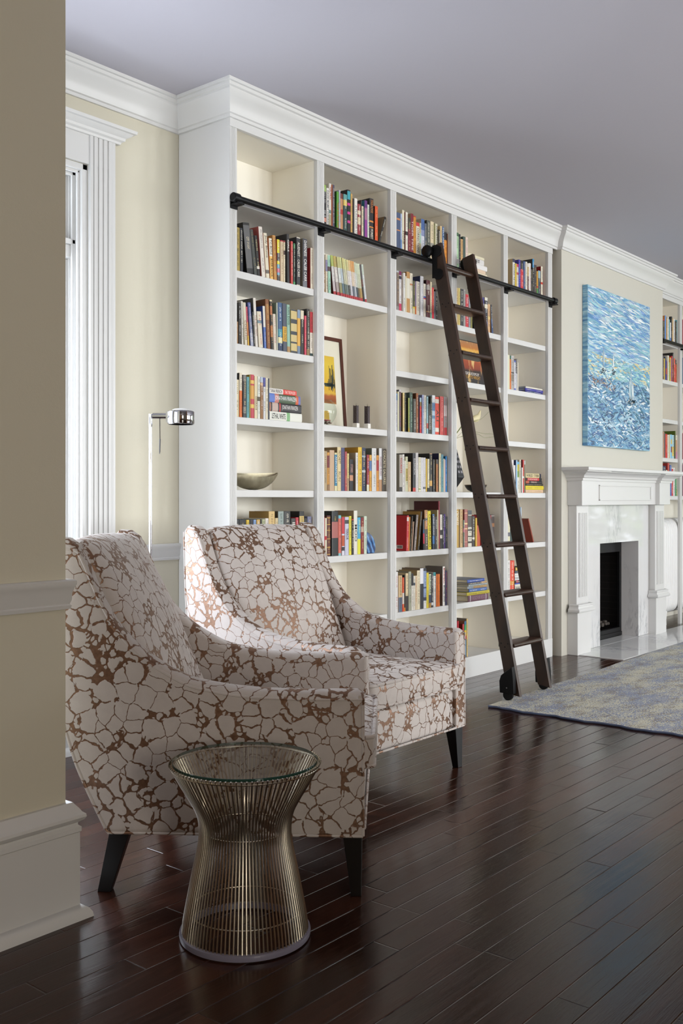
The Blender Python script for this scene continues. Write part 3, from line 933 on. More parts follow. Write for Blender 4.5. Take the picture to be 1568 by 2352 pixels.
# ------------------------------------------------------------------ painting over the fireplace
px0, px1, pz0, pz1, py = 7.079, 8.268, 1.572, 2.802, YC - .045
pn = thing('seascape_painting', 'large square blue abstract seascape canvas with faint white sails above the mantel', 'painting', ((px0 + px1) / 2, YC, pz0))
CAN = NT('painted_canvas')
_c = CAN.obj()
_n = CAN.noise(CAN.scale(_c, (4, 4, 26)), 1.4, 5, .65, dist=.8)
CAN.put(Base_Color=CAN.ramp(_n, [(.25, '#2f5f96'), (.42, '#5d93bd'), (.55, '#8fbcd0'), (.7, '#c3d8e2')]), Roughness=.45, Normal=CAN.bump(_n, .3, .004))
cv = MB().box(px0, px1, py, YC - .002, pz0, pz1).build('canvas', CAN.m, pn, loc=(-(px0 + px1) / 2, -YC, -pz0), bevel=.002)
ST_M = NT('oil_strokes')
_a = ST_M.n('Attribute', attribute_name='Col')
ST_M.put(Base_Color=_a.outputs['Color'], Roughness=.4)
vs, fs, cl = [], [], []
PAL_T = ['#dfe8ec', '#c8dbe4', '#a9cbdd', '#8db9d2', '#6fa4c8', '#5c8fc0', '#7f9fd0', '#9cc8cf', '#aebfca', '#e8eef0', '#7fb4c4', '#4f7fb4']
PAL_M = ['#dfe8e6', '#a7cdd0', '#7fb3c0', '#5f95bf', '#8fc3c4', '#cfe0dd', '#d9c38d', '#6d9fc6', '#c3b58c']
PAL_B = ['#e6edf0', '#dfe6ea', '#b6cbd9', '#7ba3c2', '#4f7ba6', '#3b5f92', '#5b8fb5', '#3f6f86', '#8fb0c4', '#2f4a70', '#cdd9df', '#6f9fbf']
w_, h_ = px1 - px0, pz1 - pz0


def stroke(u, v, l, wd, ang, col, lift):
    d, n_ = Vector((cos(ang), sin(ang))), Vector((-sin(ang), cos(ang)))
    k = len(vs)
    bow = random.uniform(-.25, .25) * l
    for s, ww in ((-.5, .1), (-.2, .9), (.15, 1.0), (.5, .15)):
        p = Vector((u, v)) + d * (s * l) + n_ * (bow * (.25 - s * s))
        for e in (-1, 1):
            q = p + n_ * (e * ww * wd / 2)
            vs.append((min(max(q.x, .004), w_ - .004), -.0006 - lift, min(max(q.y, .004), h_ - .004)))
    for a in range(3):
        fs.append((k + 2 * a, k + 2 * a + 1, k + 2 * a + 3, k + 2 * a + 2))
    c = lin(col)
    j = random.uniform(.85, 1.1)
    cl.extend([(c[0] * j, c[1] * j, c[2] * j, 1)] * 8)


random.seed(21)
for i in range(3800):
    u, t01 = random.random() * w_, random.random()
    v = t01 * h_
    if t01 > .58:
        pal, l, wd, ang = PAL_T, random.uniform(.06, .22), random.uniform(.006, .016), random.gauss(-.10, .10)
    elif t01 > .44:
        pal, l, wd, ang = PAL_M, random.uniform(.03, .12), random.uniform(.006, .014), random.gauss(-.06, .2)
    else:
        pal, l, wd, ang = PAL_B, random.uniform(.04, .12), random.uniform(.007, .016), random.gauss(-.05, .38)
    g = .5 + .5 * sin(u * 5 + v * 9) * sin(v * 21 - u * 3)
    col = pal[min(len(pal) - 1, int((random.random() * .7 + g * .3) * len(pal)))]
    stroke(u, v, l, wd, ang, col, random.random() * .0014)
for u, v0, v1, spread in ((.275, .615, .80, .018), (.455, .625, .765, .012), (.80, .40, .70, .055), (.772, .42, .60, .02), (.835, .42, .58, .02)):
    for i in range(14):
        s = random.uniform(-1, 1) * spread
        z0, z1 = v0 + random.random() * .02, v1 - abs(s) * 3 - random.random() * .02
        if z1 > z0 + .03:
            stroke(u + s * .5, (z0 + z1) / 2, z1 - z0, random.uniform(.005, .011), pi / 2 + s * .8, random.choice(['#eef2f3', '#dfe8ea', '#9fbccb', '#5f87a3']), .0016 + random.random() * .0004)
    for i in range(30):
        stroke(u + random.gauss(0, spread * 1.5), v0 - random.random() * .045, random.uniform(.02, .05), .005, random.gauss(.2, .5), random.choice(['#2f4a60', '#3f6a8a', '#e8eef0', '#24384a']), .0016)
for i in range(40):
    stroke(random.uniform(.03, .5), random.gauss(.50, .02), random.uniform(.02, .06), .004, random.gauss(-.2, .4), random.choice(['#c98f5a', '#9c6a5a', '#d8a86a']), .0018)
me = bpy.data.meshes.new('brushwork')
me.from_pydata(vs, [], fs)
ca = me.color_attributes.new('Col', 'FLOAT_COLOR', 'POINT')
ca.data.foreach_set('color', [x for c in cl for x in c])
me.materials.append(ST_M.m)
o = bpy.data.objects.new('brushwork', me)
COL.objects.link(o)
o.parent = pn
o.location = (-w_ / 2, py - YC, 0)
o['kind'] = 'stuff'

# ------------------------------------------------------------------ garden beyond the end windows (mirrored in the marble)
LEAF = NT('hedge_leaf')
LEAF.put(Base_Color=LEAF.ramp(LEAF.noise(LEAF.pos(), 4, 3), [(.3, '#4a7a1e'), (.55, '#94bf3a'), (.8, '#cfe66e')]), Roughness=.7)
random.seed(3)
g = MB()
for i in range(5200):
    c = Vector((14.2 + random.gauss(0, .5), random.uniform(-1.2, 4.2), random.uniform(.2, 3.6)))
    a = Vector((random.gauss(0, 1), random.gauss(0, 1), random.gauss(0, 1))).normalized() * .11
    b2 = a.orthogonal().normalized() * .06
    g.add([c - a, c + b2, c + a, c - b2], [(0, 1, 2, 3)])
g.build('garden_hedge', LEAF.m, recalc=False)['kind'] = 'stuff'
o = struct(MB().box(XE + .16, 20, -8, 10, -.3, -.1).build('ground', mat('garden_lawn', '#6b8040', .9)))

# ------------------------------------------------------------------ books
YSP = YS + .007
ALLBAYS = BAYS + [(p[1], q[0]) for p, q in zip(XF, XF[1:])]
TITLES = []                                   # (text, parent, ink, centre, length, height, turned)
CROPS = {'A': (520, 7.127), 'B': (720, 8.253), 'C': (890, 9.2235), 'D': (1030, 10.453), 'E': (1140, 10.453), 'F': (1490, 9.051), 'G': (1490, 8.4)}
CROPY = {}
ORD = 'first second third fourth fifth sixth seventh eighth ninth tenth eleventh twelfth thirteenth fourteenth fifteenth sixteenth seventeenth eighteenth nineteenth twentieth twenty-first twenty-second twenty-third'.split()


def bmat(h):
    return mat('book_' + h.lstrip('#'), h, .5)


def lum(h):
    c = lin(h)
    return .2126 * c[0] + .7152 * c[1] + .0722 * c[2]


def book_mesh(w, h, D, spine, side, bands):
    """Cover of a book standing on its tail: spine at y = 0, foot at z = 0. Bands colour stretches of the spine (from the top)."""
    t = min(.0022, w * .22)
    e = min(.003, w * .3)
    pts = [(0, D), (0, e), (w * .14, .0006), (w * .5, 0), (w * .86, .0006), (w, e), (w, D), (w - t, D), (w - t, t + e * .6), (t, t + e * .6), (t, D)]
    zs = sorted({0, 1} | {round(1 - q, 4) for b in bands for q in b[:2]})
    mats = [spine, side] + [b[2] for b in bands]
    uniq = list(dict.fromkeys(mats))
    vs, fs, mi = [], [], []
    m = len(pts)
    for z in zs:
        vs += [(x, y, z * h) for x, y in pts]
    for i in range(len(zs) - 1):
        mid = 1 - (zs[i] + zs[i + 1]) / 2
        col = spine
        for b in bands:
            if b[0] <= mid <= b[1]:
                col = b[2]
        for k in range(m):
            fs.append((i * m + k, i * m + (k + 1) % m, (i + 1) * m + (k + 1) % m, (i + 1) * m + k))
            mi.append(uniq.index(col if k in (1, 2, 3, 4) else side))
    fs += [tuple(range(m))[::-1], tuple(range((len(zs) - 1) * m, len(zs) * m))]
    mi += [uniq.index(side)] * 2
    b = MB()
    b.v, b.f, b.mi = vs, fs, mi
    return b, [bmat(u) for u in uniq], t


def make_book(w, h, D, spine, side=None, bands=(), titles=(), ink=None, marks=True):
    side = side or spine
    b, ms, t = book_mesh(w, h, D, spine, side, bands)
    o = b.build('book', ms)
    pg = min(.003, w * .2)
    MB().box(t * 1.02, w - t * 1.02, t + pg, D - .003, .003, h - .0035).build('page_block', PAGES, o)
    if titles:
        for tx, col, t0, t1 in titles:
            TITLES.append((tx, o, col, (w / 2, -.0003, h * (1 - (t0 + t1) / 2)), h * (t1 - t0), w * .62, True))
    elif marks and w > .007:
        # lettering too small to read: rows of tiny type strokes
        bl = lum(spine)
        ink = ink or ('#2a2622' if bl > .22 else random.choice(['#e9e2cf', '#d9c48a', '#e6e6e6']))
        r = random.Random(int(w * 1e6) + int(h * 1e5))
        a, c = r.choice([(.06, .44), (.10, .38), (.05, .55)]), r.choice([(.5, .88), (.55, .80), (.62, .9)])
        for q0, q1 in (a, c):
            b = MB()
            z, hw = h * (1 - q0), w * r.uniform(.16, .26)
            while z > h * (1 - q1):
                if r.random() < .13:
                    z -= .006
                    continue
                l = r.uniform(.0022, .0045)
                x0 = w / 2 - hw + r.random() * hw * .3
                x1 = w / 2 + hw - r.random() * hw * .5
                th = l * r.uniform(.28, .5)
                b.add([(x0, -.0002, z), (x1, -.0002, z), (x1, -.0002, z - th), (x0, -.0002, z - th)], [(0, 1, 2, 3)])
                if r.random() < .6:
                    xm = r.uniform(x0, x1)
                    b.add([(xm - hw * .15, -.0002, z - th), (xm + hw * .15, -.0002, z - th), (xm + hw * .15, -.0002, z - l), (xm - hw * .15, -.0002, z - l)], [(0, 1, 2, 3)])
                z -= l + .0016
            if len(b.f) > 4:
                b.build('lettering', bmat(ink), o, recalc=False)
    return o


def row(crop, cy, zshelf, place, group, rows, Y=None, D=.155):
    x0, sc = CROPS[crop]
    Y = Y or YSP
    prev, ptan, pr = -9, 0.0, -9
    X = lambda cx: at(x0 + cx / sc, HY, Y=Y).x
    for i, rw in enumerate(rows):
        xa, xb, yt, dx, col, look = rw[:6]
        op = rw[6] if len(rw) > 6 else {}
        a, b = X(xa), X(xb)
        for l, r in ALLBAYS:
            if l - .03 < (a + b) / 2 < r + .03:
                a, b = max(a, l + .001), min(b, r - .001)
        a = max(a, prev)
        if b - a < .0049:
            a = b - .0049
        w = max(b - a - .0004, .0045)
        prev = a + w / cos(min(.5, abs(rw[3]) / 600)) + .0003
        zt = at(x0 + (xa + xb) / 2 / sc + dx / sc, cy + yt / sc, Y=Y).z
        hz = max(zt - zshelf, .10)
        ang = math.atan2(X(xa + dx) - X(xa), hz) if dx else 0.0
        need = (pr - a) / hz + ptan            # never through the neighbour it leans on
        if i and math.tan(ang) < need and need - math.tan(ang) < .25:
            ang = math.atan(need)
            ang = 0.0 if abs(ang) < .004 else ang
        ptan, pr = math.tan(ang), a + w / max(cos(ang), .3) + .0006
        h = hz / cos(ang) - (w * abs(sin(ang)) if ang else 0)
        o = make_book(w, h, op.get('D', D + random.Random(i * 7 + len(look)).uniform(-.02, .015)), col, op.get('s'), op.get('b', ()), op.get('t', ()), op.get('ink'), not op.get('n'))
        R = Matrix.Rotation(ang, 4, 'Y')
        piv = Vector((w if ang > 0 else 0, 0, 0))
        o.matrix_world = Matrix.Translation(Vector((a, Y + op.get('y', 0), zshelf + .0003)) + piv - R.to_3x3() @ piv) @ R
        tag(o, f'{look}, {ORD[i]} from window, {place}', 'book', group)


def flat(crop, zshelf, place, group, rows, Y=None):
    """Books lying in a pile, bottom one first: (x left, x right, thickness in m, spine, look, options)."""
    x0, sc = CROPS[crop]
    Y = Y or YSP
    z = zshelf + .0003
    n = len(rows)
    for i, rw in enumerate(rows):
        xa, xb, th, col, look = rw[:5]
        op = rw[5] if len(rw) > 5 else {}
        a, b = at(x0 + xa / sc, HY, Y=Y).x, at(x0 + xb / sc, HY, Y=Y).x
        o = make_book(th, b - a, op.get('D', .15), col, op.get('s'), op.get('b', ()), op.get('t', ()), op.get('ink'), not op.get('n'))
        # lie down: tail of the spine to the right, reading left to right
        o.matrix_world = Matrix.Translation((b, Y + op.get('y', 0), z)) @ Matrix.Rotation(radians(op.get('rz', 0)), 4, 'Z') @ Matrix.Rotation(-pi / 2, 4, 'Y')
        z += th + .0004
        pos = 'bottom' if i == 0 else 'top' if i == n - 1 else ORD[i] + ' up'
        tag(o, f'{look}, {pos} of flat pile, {place}', 'book', group)


def T(tx, col='#1c1a18', a=.08, b=.92):
    return (tx, col, a, b)


p = 'second shelf, window-end bay'
row('A', 480, LV[6], p, 'books on the second shelf of the window-end bay', [
 (150, 226, 300, -4, '#a08a45', 'olive gold patterned book', {'ink': '#2a2414'}),
 (229, 278, 310, -14, '#23262f', 'navy black book with white title'),
 (345, 448, 210, -85, '#5f5f60', 'grey photographic hardback', {'s': '#1f1e1d', 'b': [(0, .05, '#242322'), (.9, 1, '#2e2d2c')], 't': [T('CITY', '#d9cdb0', .28, .36), T('OF LIGHT', '#d9cdb0', .38, .52)]}),
 (458, 512, 325, -85, '#3f4340', 'charcoal hardback with faint gold', {'ink': '#8a7a4a'}),
 (514, 560, 430, -55, '#232120', 'thin black book with white tag', {'b': [(.76, .83, '#dcd6cc')]}),
 (585, 645, 285, -58, '#d9d2c8', 'cream spine with red striped cover', {'s': '#b9605a'}),
 (655, 712, 390, -48, '#d8cfb8', 'cream book with script title', {'t': [T('Judy Blume', '#4a4336', .05, .55)], 'b': [(.82, .90, '#6b6560')]}),
 (722, 772, 478, -25, '#e3b565', 'yellow book with cream upper spine', {'b': [(0, .44, '#e3dccb')], 's': '#c4682c', 't': [T('T.C. BOYLE', '#2a2420', .04, .40), T('RIVER ROCK', '#3a3020', .5, .95)]}),
 (782, 832, 430, -25, '#bb8a4c', 'ochre tan hardback', {'ink': '#4a3016'}),
 (836, 880, 500, -6, '#4a4a48', 'book striped yellow, blue and pink', {'b': [(0, .33, '#d9cf3a'), (.52, .6, '#d9cf3a'), (.6, .7, '#6aa7bf'), (.7, .8, '#c9748a'), (.8, .86, '#6aa7bf')], 's': '#b53a3a'}),
 (888, 938, 515, -3, '#cdb99a', 'tan book with red head', {'b': [(0, .03, '#a8303a')]}),
 (940, 965, 520, 0, '#dccfb2', 'thin cream book with dark red head', {'b': [(0, .04, '#8a2a30'), (.24, .34, '#54403a')]}),
 (998, 1040, 412, -10, '#302f30', 'black tall hardback lettered in white', {'t': [T('GIRLS', '#e4e0da', .05, .42)]}),
 (1060, 1092, 530, -2, '#c94f4c', 'coral red book'),
 (1098, 1132, 565, 0, '#33403a', 'dark green book with green head', {'b': [(0, .13, '#3f7a50'), (.93, 1, '#4a8f5a')]}),
 (1152, 1212, 465, 0, '#37373a', 'black book with white outlined panels', {'b': [(0, .02, '#cfc8b8'), (.98, 1, '#cfc8b8')], 't': [T('CALEB CARR', '#e6e1d4', .46, .82), T('ALIENIST', '#e6e1d4', .10, .40)]}),
 (1256, 1326, 490, 0, '#45464d', 'grey black book with bold white title', {'s': '#8d8577', 'b': [(.88, 1, '#6f7078')], 't': [T('CALEB CARR', '#f0eeea', .42, .88), T('DARKNESS', '#f0eeea', .04, .36)]}),
 (1380, 1430, 640, 0, '#ddd3bf', 'small cream book in red and orange cover', {'s': '#a5343a'}),
])
p = 'third shelf, window-end bay'
row('A', 660, LV[5], p, 'books on the third shelf of the window-end bay', [
 (140, 198, 560, 0, '#8f6a44', 'brown book half behind stile'),
 (205, 246, 240, -40, '#2b2926', 'black book'),
 (256, 286, 215, -58, '#d5d1c8', 'thin white book'),
 (301, 350, 240, -54, '#cfc8b4', 'cream book with olive cover', {'s': '#8d8250', 't': [T('COELHO', '#8a6a5a', .42, .88)]}),
 (357, 378, 313, -50, '#d88a52', 'thin book fading pink to yellow', {'b': [(0, .4, '#c94a68'), (.75, 1, '#d9b03a')]}),
 (402, 450, 245, -52, '#6d7596', 'blue violet hardback', {'s': '#3f4a80', 'b': [(0, .3, '#4c5890'), (.7, 1, '#9fa4b8')]}),
 (452, 474, 400, -28, '#2a2927', 'thin black book'),
 (479, 522, 172, -40, '#d6d0c8', 'tall white book', {'s': '#4a4844', 't': [T('THE RED TENT', '#a0705a', .35, .78)]}),
 (536, 606, 390, -34, '#d5cbb6', 'cream book with red letters', {'b': [(.24, .33, '#6f8790')], 'ink': '#b23a3a'}),
 (622, 660, 305, -26, '#5570b0', 'blue and white book', {'b': [(0, .5, '#d5d2cc')], 's': '#3d55a0'}),
 (669, 728, 192, -30, '#80502f', 'brown leather hardback with gilt oval', {'s': '#6b3f24', 'b': [(.1, .42, '#9a6a3a')], 'ink': '#d8b46a'}),
 (736, 776, 205, -26, '#302d2a', 'black book with orange dots', {'b': [(0, .03, '#d8c9a4'), (.12, .3, '#a8603a'), (.52, .75, '#a86a3c')], 'ink': '#e0b070'}),
 (780, 828, 435, -20, '#cfc6b6', 'cream book with red script', {'ink': '#b0484a'}),
 (829, 846, 250, -8, '#bfc0b0', 'pale green grey book', {'s': '#8fa08c', 'n': 1}),
 (855, 924, 250, -10, '#3f5a80', 'deep blue hardback with pale disc', {'b': [(.55, .7, '#4a8f9c'), (.72, .84, '#d8d0a0'), (.86, 1, '#2a3a58')], 'ink': '#e8eef0'}),
 (932, 998, 265, -12, '#4c5260', 'slate hardback with yellow block', {'b': [(.48, .79, '#d9a93e')], 't': [T('IVAN DOIG', '#5a4a1a', .5, .77)]}),
 (1000, 1050, 285, -10, '#8fb5a4', 'pale teal book', {'b': [(.88, 1, '#a8865a')], 't': [T('IVAN DOIG', '#2f4a44', .05, .42)]}),
 (1062, 1162, 368, -2, '#c8b47c', 'thick gold patterned hardback', {'b': [(0, .03, '#3c4046'), (.22, .32, '#3c4046'), (.50, .58, '#3c4046'), (.74, .78, '#3c4046'), (.95, 1, '#3c4046')], 'n': 1}),
 (1165, 1215, 370, 0, '#d5a44a', 'yellow book with blue ends', {'b': [(0, .19, '#7d93ac'), (.82, 1, '#6f8299')], 'n': 1}),
 (1218, 1272, 380, 0, '#302e2c', 'black book with cream head', {'b': [(0, .2, '#d2c9b0')]}),
 (1281, 1312, 465, 0, '#cf4a62', 'pink book'),
 (1318, 1366, 355, 0, '#363330', 'black hardback with brown foot', {'b': [(.86, 1, '#8a7350')]}),
 (1372, 1426, 405, 0, '#ddd5c8', 'red and white spotted book', {'b': [(0, .47, '#b52a34'), (.94, 1, '#1f3a3c')]}),
])
p = 'fourth shelf, window-end bay'
g = 'books on the fourth shelf of the window-end bay'
row('A', 830, LV[4], p, g, [
 (150, 210, 300, 0, '#d6c8a4', 'cream book beside the stile', {'ink': '#4a3f2a'}),
 (216, 262, 190, 0, '#d86f2c', 'orange book with cream upper spine', {'b': [(0, .40, '#d8cfbb')], 's': '#1f1d1b'}),
 (274, 331, 222, 0, '#3b3b3e', 'charcoal grey book', {'b': [(0, .15, '#6d6b6a'), (.75, .9, '#6d6b6a')]}),
 (334, 379, 255, 0, '#5d9aa0', 'teal book', {'s': '#b39a30'}),
 (380, 397, 218, 0, '#9d8a32', 'thin olive book', {'n': 1}),
 (400, 459, 218, 0, '#b9424e', 'red hardback with gold bursts', {'b': [(.13, .21, '#d9b45a'), (.25, .56, '#cf9a4a'), (.68, .77, '#d9b45a')], 'n': 1}),
 (463, 509, 243, 0, '#d8cba8', 'cream classic paperback', {'t': [T('DISGRACE', '#6a5a3a', .48, .80)]}),
 (513, 557, 250, 0, '#d0d2c8', 'pale book with dark picture band', {'b': [(.48, .58, '#5a5340')]}),
 (559, 606, 258, 0, '#8b6238', 'brown book with blue head', {'b': [(0, .13, '#a9b4c4'), (.14, .2, '#c9a578')]}),
 (607, 644, 268, 0, '#cbcccf', 'pale grey book with indigo head', {'b': [(0, .22, '#4a4c98')]}),
 (646, 684, 272, 0, '#d9d0b8', 'ivory book with small black title'),
 (685, 706, 280, 0, '#3d4350', 'thin dark slate book', {'n': 1}),
])
flat('A', LV[4], p, g, [
 (708, 1236, .0445, '#dedfd6', 'thick white hardback with black title', {'b': [(.52, .62, '#7fae7a')], 't': [T('LETHAL WHITE', '#1d1d1d', .06, .48)], 'D': .16}),
 (706, 1228, .0455, '#322f31', 'black hardback with red bar', {'b': [(0, .04, '#a8705a'), (.08, .26, '#b9a49a'), (.30, .34, '#b5332e')], 't': [T('JONATHAN FRANZEN', '#e8e4e0', .38, .88)], 'D': .16}),
 (702, 1212, .0450, '#4a5c44', 'blue, green and orange hardback', {'b': [(0, .17, '#5c78c0'), (.17, .30, '#c07a70'), (.84, .93, '#c8603a'), (.93, 1, '#6a70a8')], 't': [T('JONATHAN FRANZEN', '#eef0f0', .17, .86)], 'D': .16}),
 (702, 1148, .0265, '#e0dcd6', 'white and red paperback', {'b': [(.5, 1, '#d8423a')], 't': [T('TANA FRENCH', '#3a3634', .03, .46), T('THE TRESPASSER', '#f0d8d0', .56, .95)], 'D': .15}),
])
p = 'sixth shelf, window-end bay'
row('A', 990, LV[2], p, 'books on the sixth shelf of the window-end bay', [
 (150, 215, 1455, 0, '#2c2c2e', 'black book beside the stile'),
 (218, 326, 1455, 0, '#262628', 'thick black hardback'),
 (329, 379, 1455, 0, '#d3b43a', 'yellow book'),
 (384, 444, 1455, 0, '#6a8fc4', 'light blue book with black head', {'b': [(0, .3, '#26282c')]}),
 (447, 491, 1452, 0, '#7f9bc4', 'pale blue book'),
 (497, 556, 1450, 0, '#5a4a34', 'dark book with tan picture head', {'b': [(0, .25, '#c4a05a')]}),
 (557, 584, 1450, 0, '#201f1e', 'thin black book'),
 (586, 638, 1445, 0, '#a8ac86', 'sage book'),
 (642, 694, 1430, 0, '#d8d2cc', 'white book with dark letters'),
 (699, 796, 1315, 0, '#cdb074', 'wide tan hardback', {'s': '#a58445', 'ink': '#6a4a20'}),
 (801, 850, 1425, 0, '#c8b48a', 'cream and purple book', {'b': [(.3, 1, '#6d4c66')]}),
 (852, 943, 1315, 0, '#8f9d98', 'grey green hardback', {'s': '#5a5648', 'ink': '#2f3a38'}),
 (950, 1052, 1315, 0, '#333433', 'black and silver hardback'),
 (1064, 1136, 1430, 0, '#3a3836', 'black book with white capitals', {'t': [T('IRVING', '#e6e0d6', .1, .6)]}),
 (1138, 1186, 1415, 0, '#b02433', 'crimson book'),
 (1200, 1276, 1315, 0, '#bfa560', 'gold hardback with black head', {'b': [(0, .1, '#24221f')], 's': '#24221f'}),
 (1281, 1327, 1430, 0, '#e0dcd6', 'white book with black head', {'b': [(0, .2, '#222222')]}),
 (1332, 1396, 1400, 0, '#6f7390', 'lavender grey hardback'),
])
p = 'top shelf, second bay'
row('B', 380, LV[7], p, 'books on the top shelf of the second bay', [
 (190, 244, 370, 0, '#2f2c2e', 'black book with lime head', {'b': [(0, .16, '#8fae50'), (.8, .9, '#c8643a')]}),
 (249, 294, 430, 0, '#dedbd6', 'white book with bold dark title', {'t': [T('DAVID MAMET CHICAGO', '#2a3048', .06, .95)]}),
 (296, 340, 345, 0, '#d8d4cc', 'tall white book with red title', {'t': [T('HALPRIN', '#8f2a30', .08, .36)], 'b': [(.6, .68, '#6f8a86'), (.7, 1, '#a8a488')]}),
 (343, 361, 365, 0, '#a5562a', 'thin rust brown book', {'n': 1}),
 (364, 403, 370, 0, '#4d485c', 'slate purple book'),
 (441, 483, 497, 0, '#5a9a3c', 'green hardback with red title', {'s': '#3f6f2c', 't': [T('TALES OF THE CITY', '#c03a2e', .28, .95)]}),
 (486, 512, 470, 0, '#b9b9cc', 'thin pale lilac book'),
 (514, 563, 535, 0, '#b98862', 'tan book with red face print', {'b': [(0, .14, '#6f3a30'), (.42, .55, '#b03a34')], 'n': 1}),
 (572, 642, 550, 0, '#2f4a48', 'dark teal and yellow book', {'b': [(0, .15, '#5f9a98'), (.15, .3, '#cfb55a')]}),
 (647, 705, 465, 0, '#232124', 'black hardback with pink and cyan lettering', {'b': [(.03, .22, '#3a9aa8'), (.3, .36, '#c23a8a'), (.5, .56, '#c23a8a'), (.7, .76, '#c23a8a')], 'n': 1}),
 (708, 742, 540, 0, '#c8a05f', 'tan spine book'),
 (746, 776, 630, 0, '#2a2626', 'dark brown black book', {'n': 1}),
 (779, 836, 628, 0, '#dedad2', 'white hardback', {'t': [T('A PLACE FOR US', '#7a7a7a', .18, .96)]}),
 (843, 900, 735, 0, '#8f2f38', 'maroon book with cream panel', {'b': [(.2, .32, '#d4c4a4'), (.4, .62, '#cdbb98')]}),
 (902, 912, 655, 0, '#4a3c40', 'thin plum brown book', {'s': '#4a3c40', 'n': 1}),
 (914, 952, 775, 0, '#d8cbae', 'cream book with black script', {'ink': '#2a2420'}),
 (972, 1024, 668, 0, '#86388a', 'purple book with teal cover', {'s': '#2f7a94', 'b': [(0, .18, '#5a2a70'), (.2, .5, '#9f6a8a')], 'n': 1}),
 (1026, 1058, 745, 0, '#d0d6cc', 'pale mint white book'),
 (1068, 1142, 630, 0, '#232226', 'black hardback with orange crescent', {'t': [T('PARADISE', '#c07a3a', .04, .34), T('FOREST', '#d8d0c0', .72, .96)], 'b': [(.52, .56, '#c8803a'), (.66, .69, '#c8803a')]}),
 (1167, 1224, 775, 0, '#d0501f', 'orange paperback', {'s': '#201c1a'}),
 (1228, 1262, 975, 125, '#2c2a28', 'black slumped book', {'s': '#8a7454'}),
])
p = 'second shelf, second bay'
rows = [
 (180, 230, 500, 0, '#8a6c48', 'brown book beside the stile'),
 (236, 273, 195, -38, '#d8ceb8', 'cream book with lilac band', {'b': [(.14, .44, '#8d88a8')]}),
 (286, 338, 207, -46, '#9cc4b0', 'mint green book with photo band', {'b': [(.30, .42, '#5a4a48')], 's': '#3f5a50'})]
ser = [(385, 435, -80, 208, '#a8b45e', '#cdc9c8', '#c4b8bc'), (450, 505, -78, 225, '#b3a05c', '#d2ccc6', '#a89a98'), (515, 565, -78, 240, '#b8b47a', '#ccd0cc', '#8d8a60'),
       (567, 606, -84, 250, '#c4c88c', '#b0bcc4', '#5a7684'), (610, 645, -72, 265, '#c8c084', '#b8b8a0', '#5c6a60'), (647, 681, -72, 282, '#cfcf94', '#c4c0a4', '#6f7c78'),
       (683, 721, -66, 298, '#d0c890', '#cfcac4', '#4a4a48'), (723, 761, -68, 308, '#d8b884', '#d4d0d4', '#c0c0c8'), (765, 800, -73, 320, '#cf9c60', '#d2c0a8', '#5c6470'),
       (801, 833, -70, 330, '#d29a5c', '#d6cac0', '#b0b4bc'), (835, 863, -70, 348, '#c0c8b0', '#c8ccc8', '#3c4a54'), (867, 900, -72, 365, '#c4ccb4', '#bcc0ac', '#6a5c40'),
       (902, 945, -75, 372, '#c8d0b4', '#bdc0a4', '#a88a4c'), (947, 979, -82, 390, '#4a4448', '#5a2a24', '#201c1c'), (981, 1017, -76, 385, '#c0ccc0', '#ccd0d0', '#c8ccd0')]
nm = ['olive green', 'ochre', 'khaki', 'lime', 'straw', 'pale lime', 'butter', 'peach', 'amber', 'orange', 'pale sage', 'grey green', 'celery', 'black and maroon', 'ice green']
for q, (a, b_, dx, yt, c1, c2, c3) in enumerate(ser):
    rows.append((a, b_, yt, dx, c2, nm[q] + ' headed book in leaning matching set', {'b': [(0, .28, c1), (.66, .92, c3), (.92, 1, '#a8343a')] if q != 13 else [(0, .4, c1), (.6, 1, c3)], 's': '#5a2418', 'ink': '#8a8a80', 'D': .13}))
row('B', 560, LV[6], p, 'books on the second shelf of the second bay', rows)
p = 'fourth shelf, second bay'
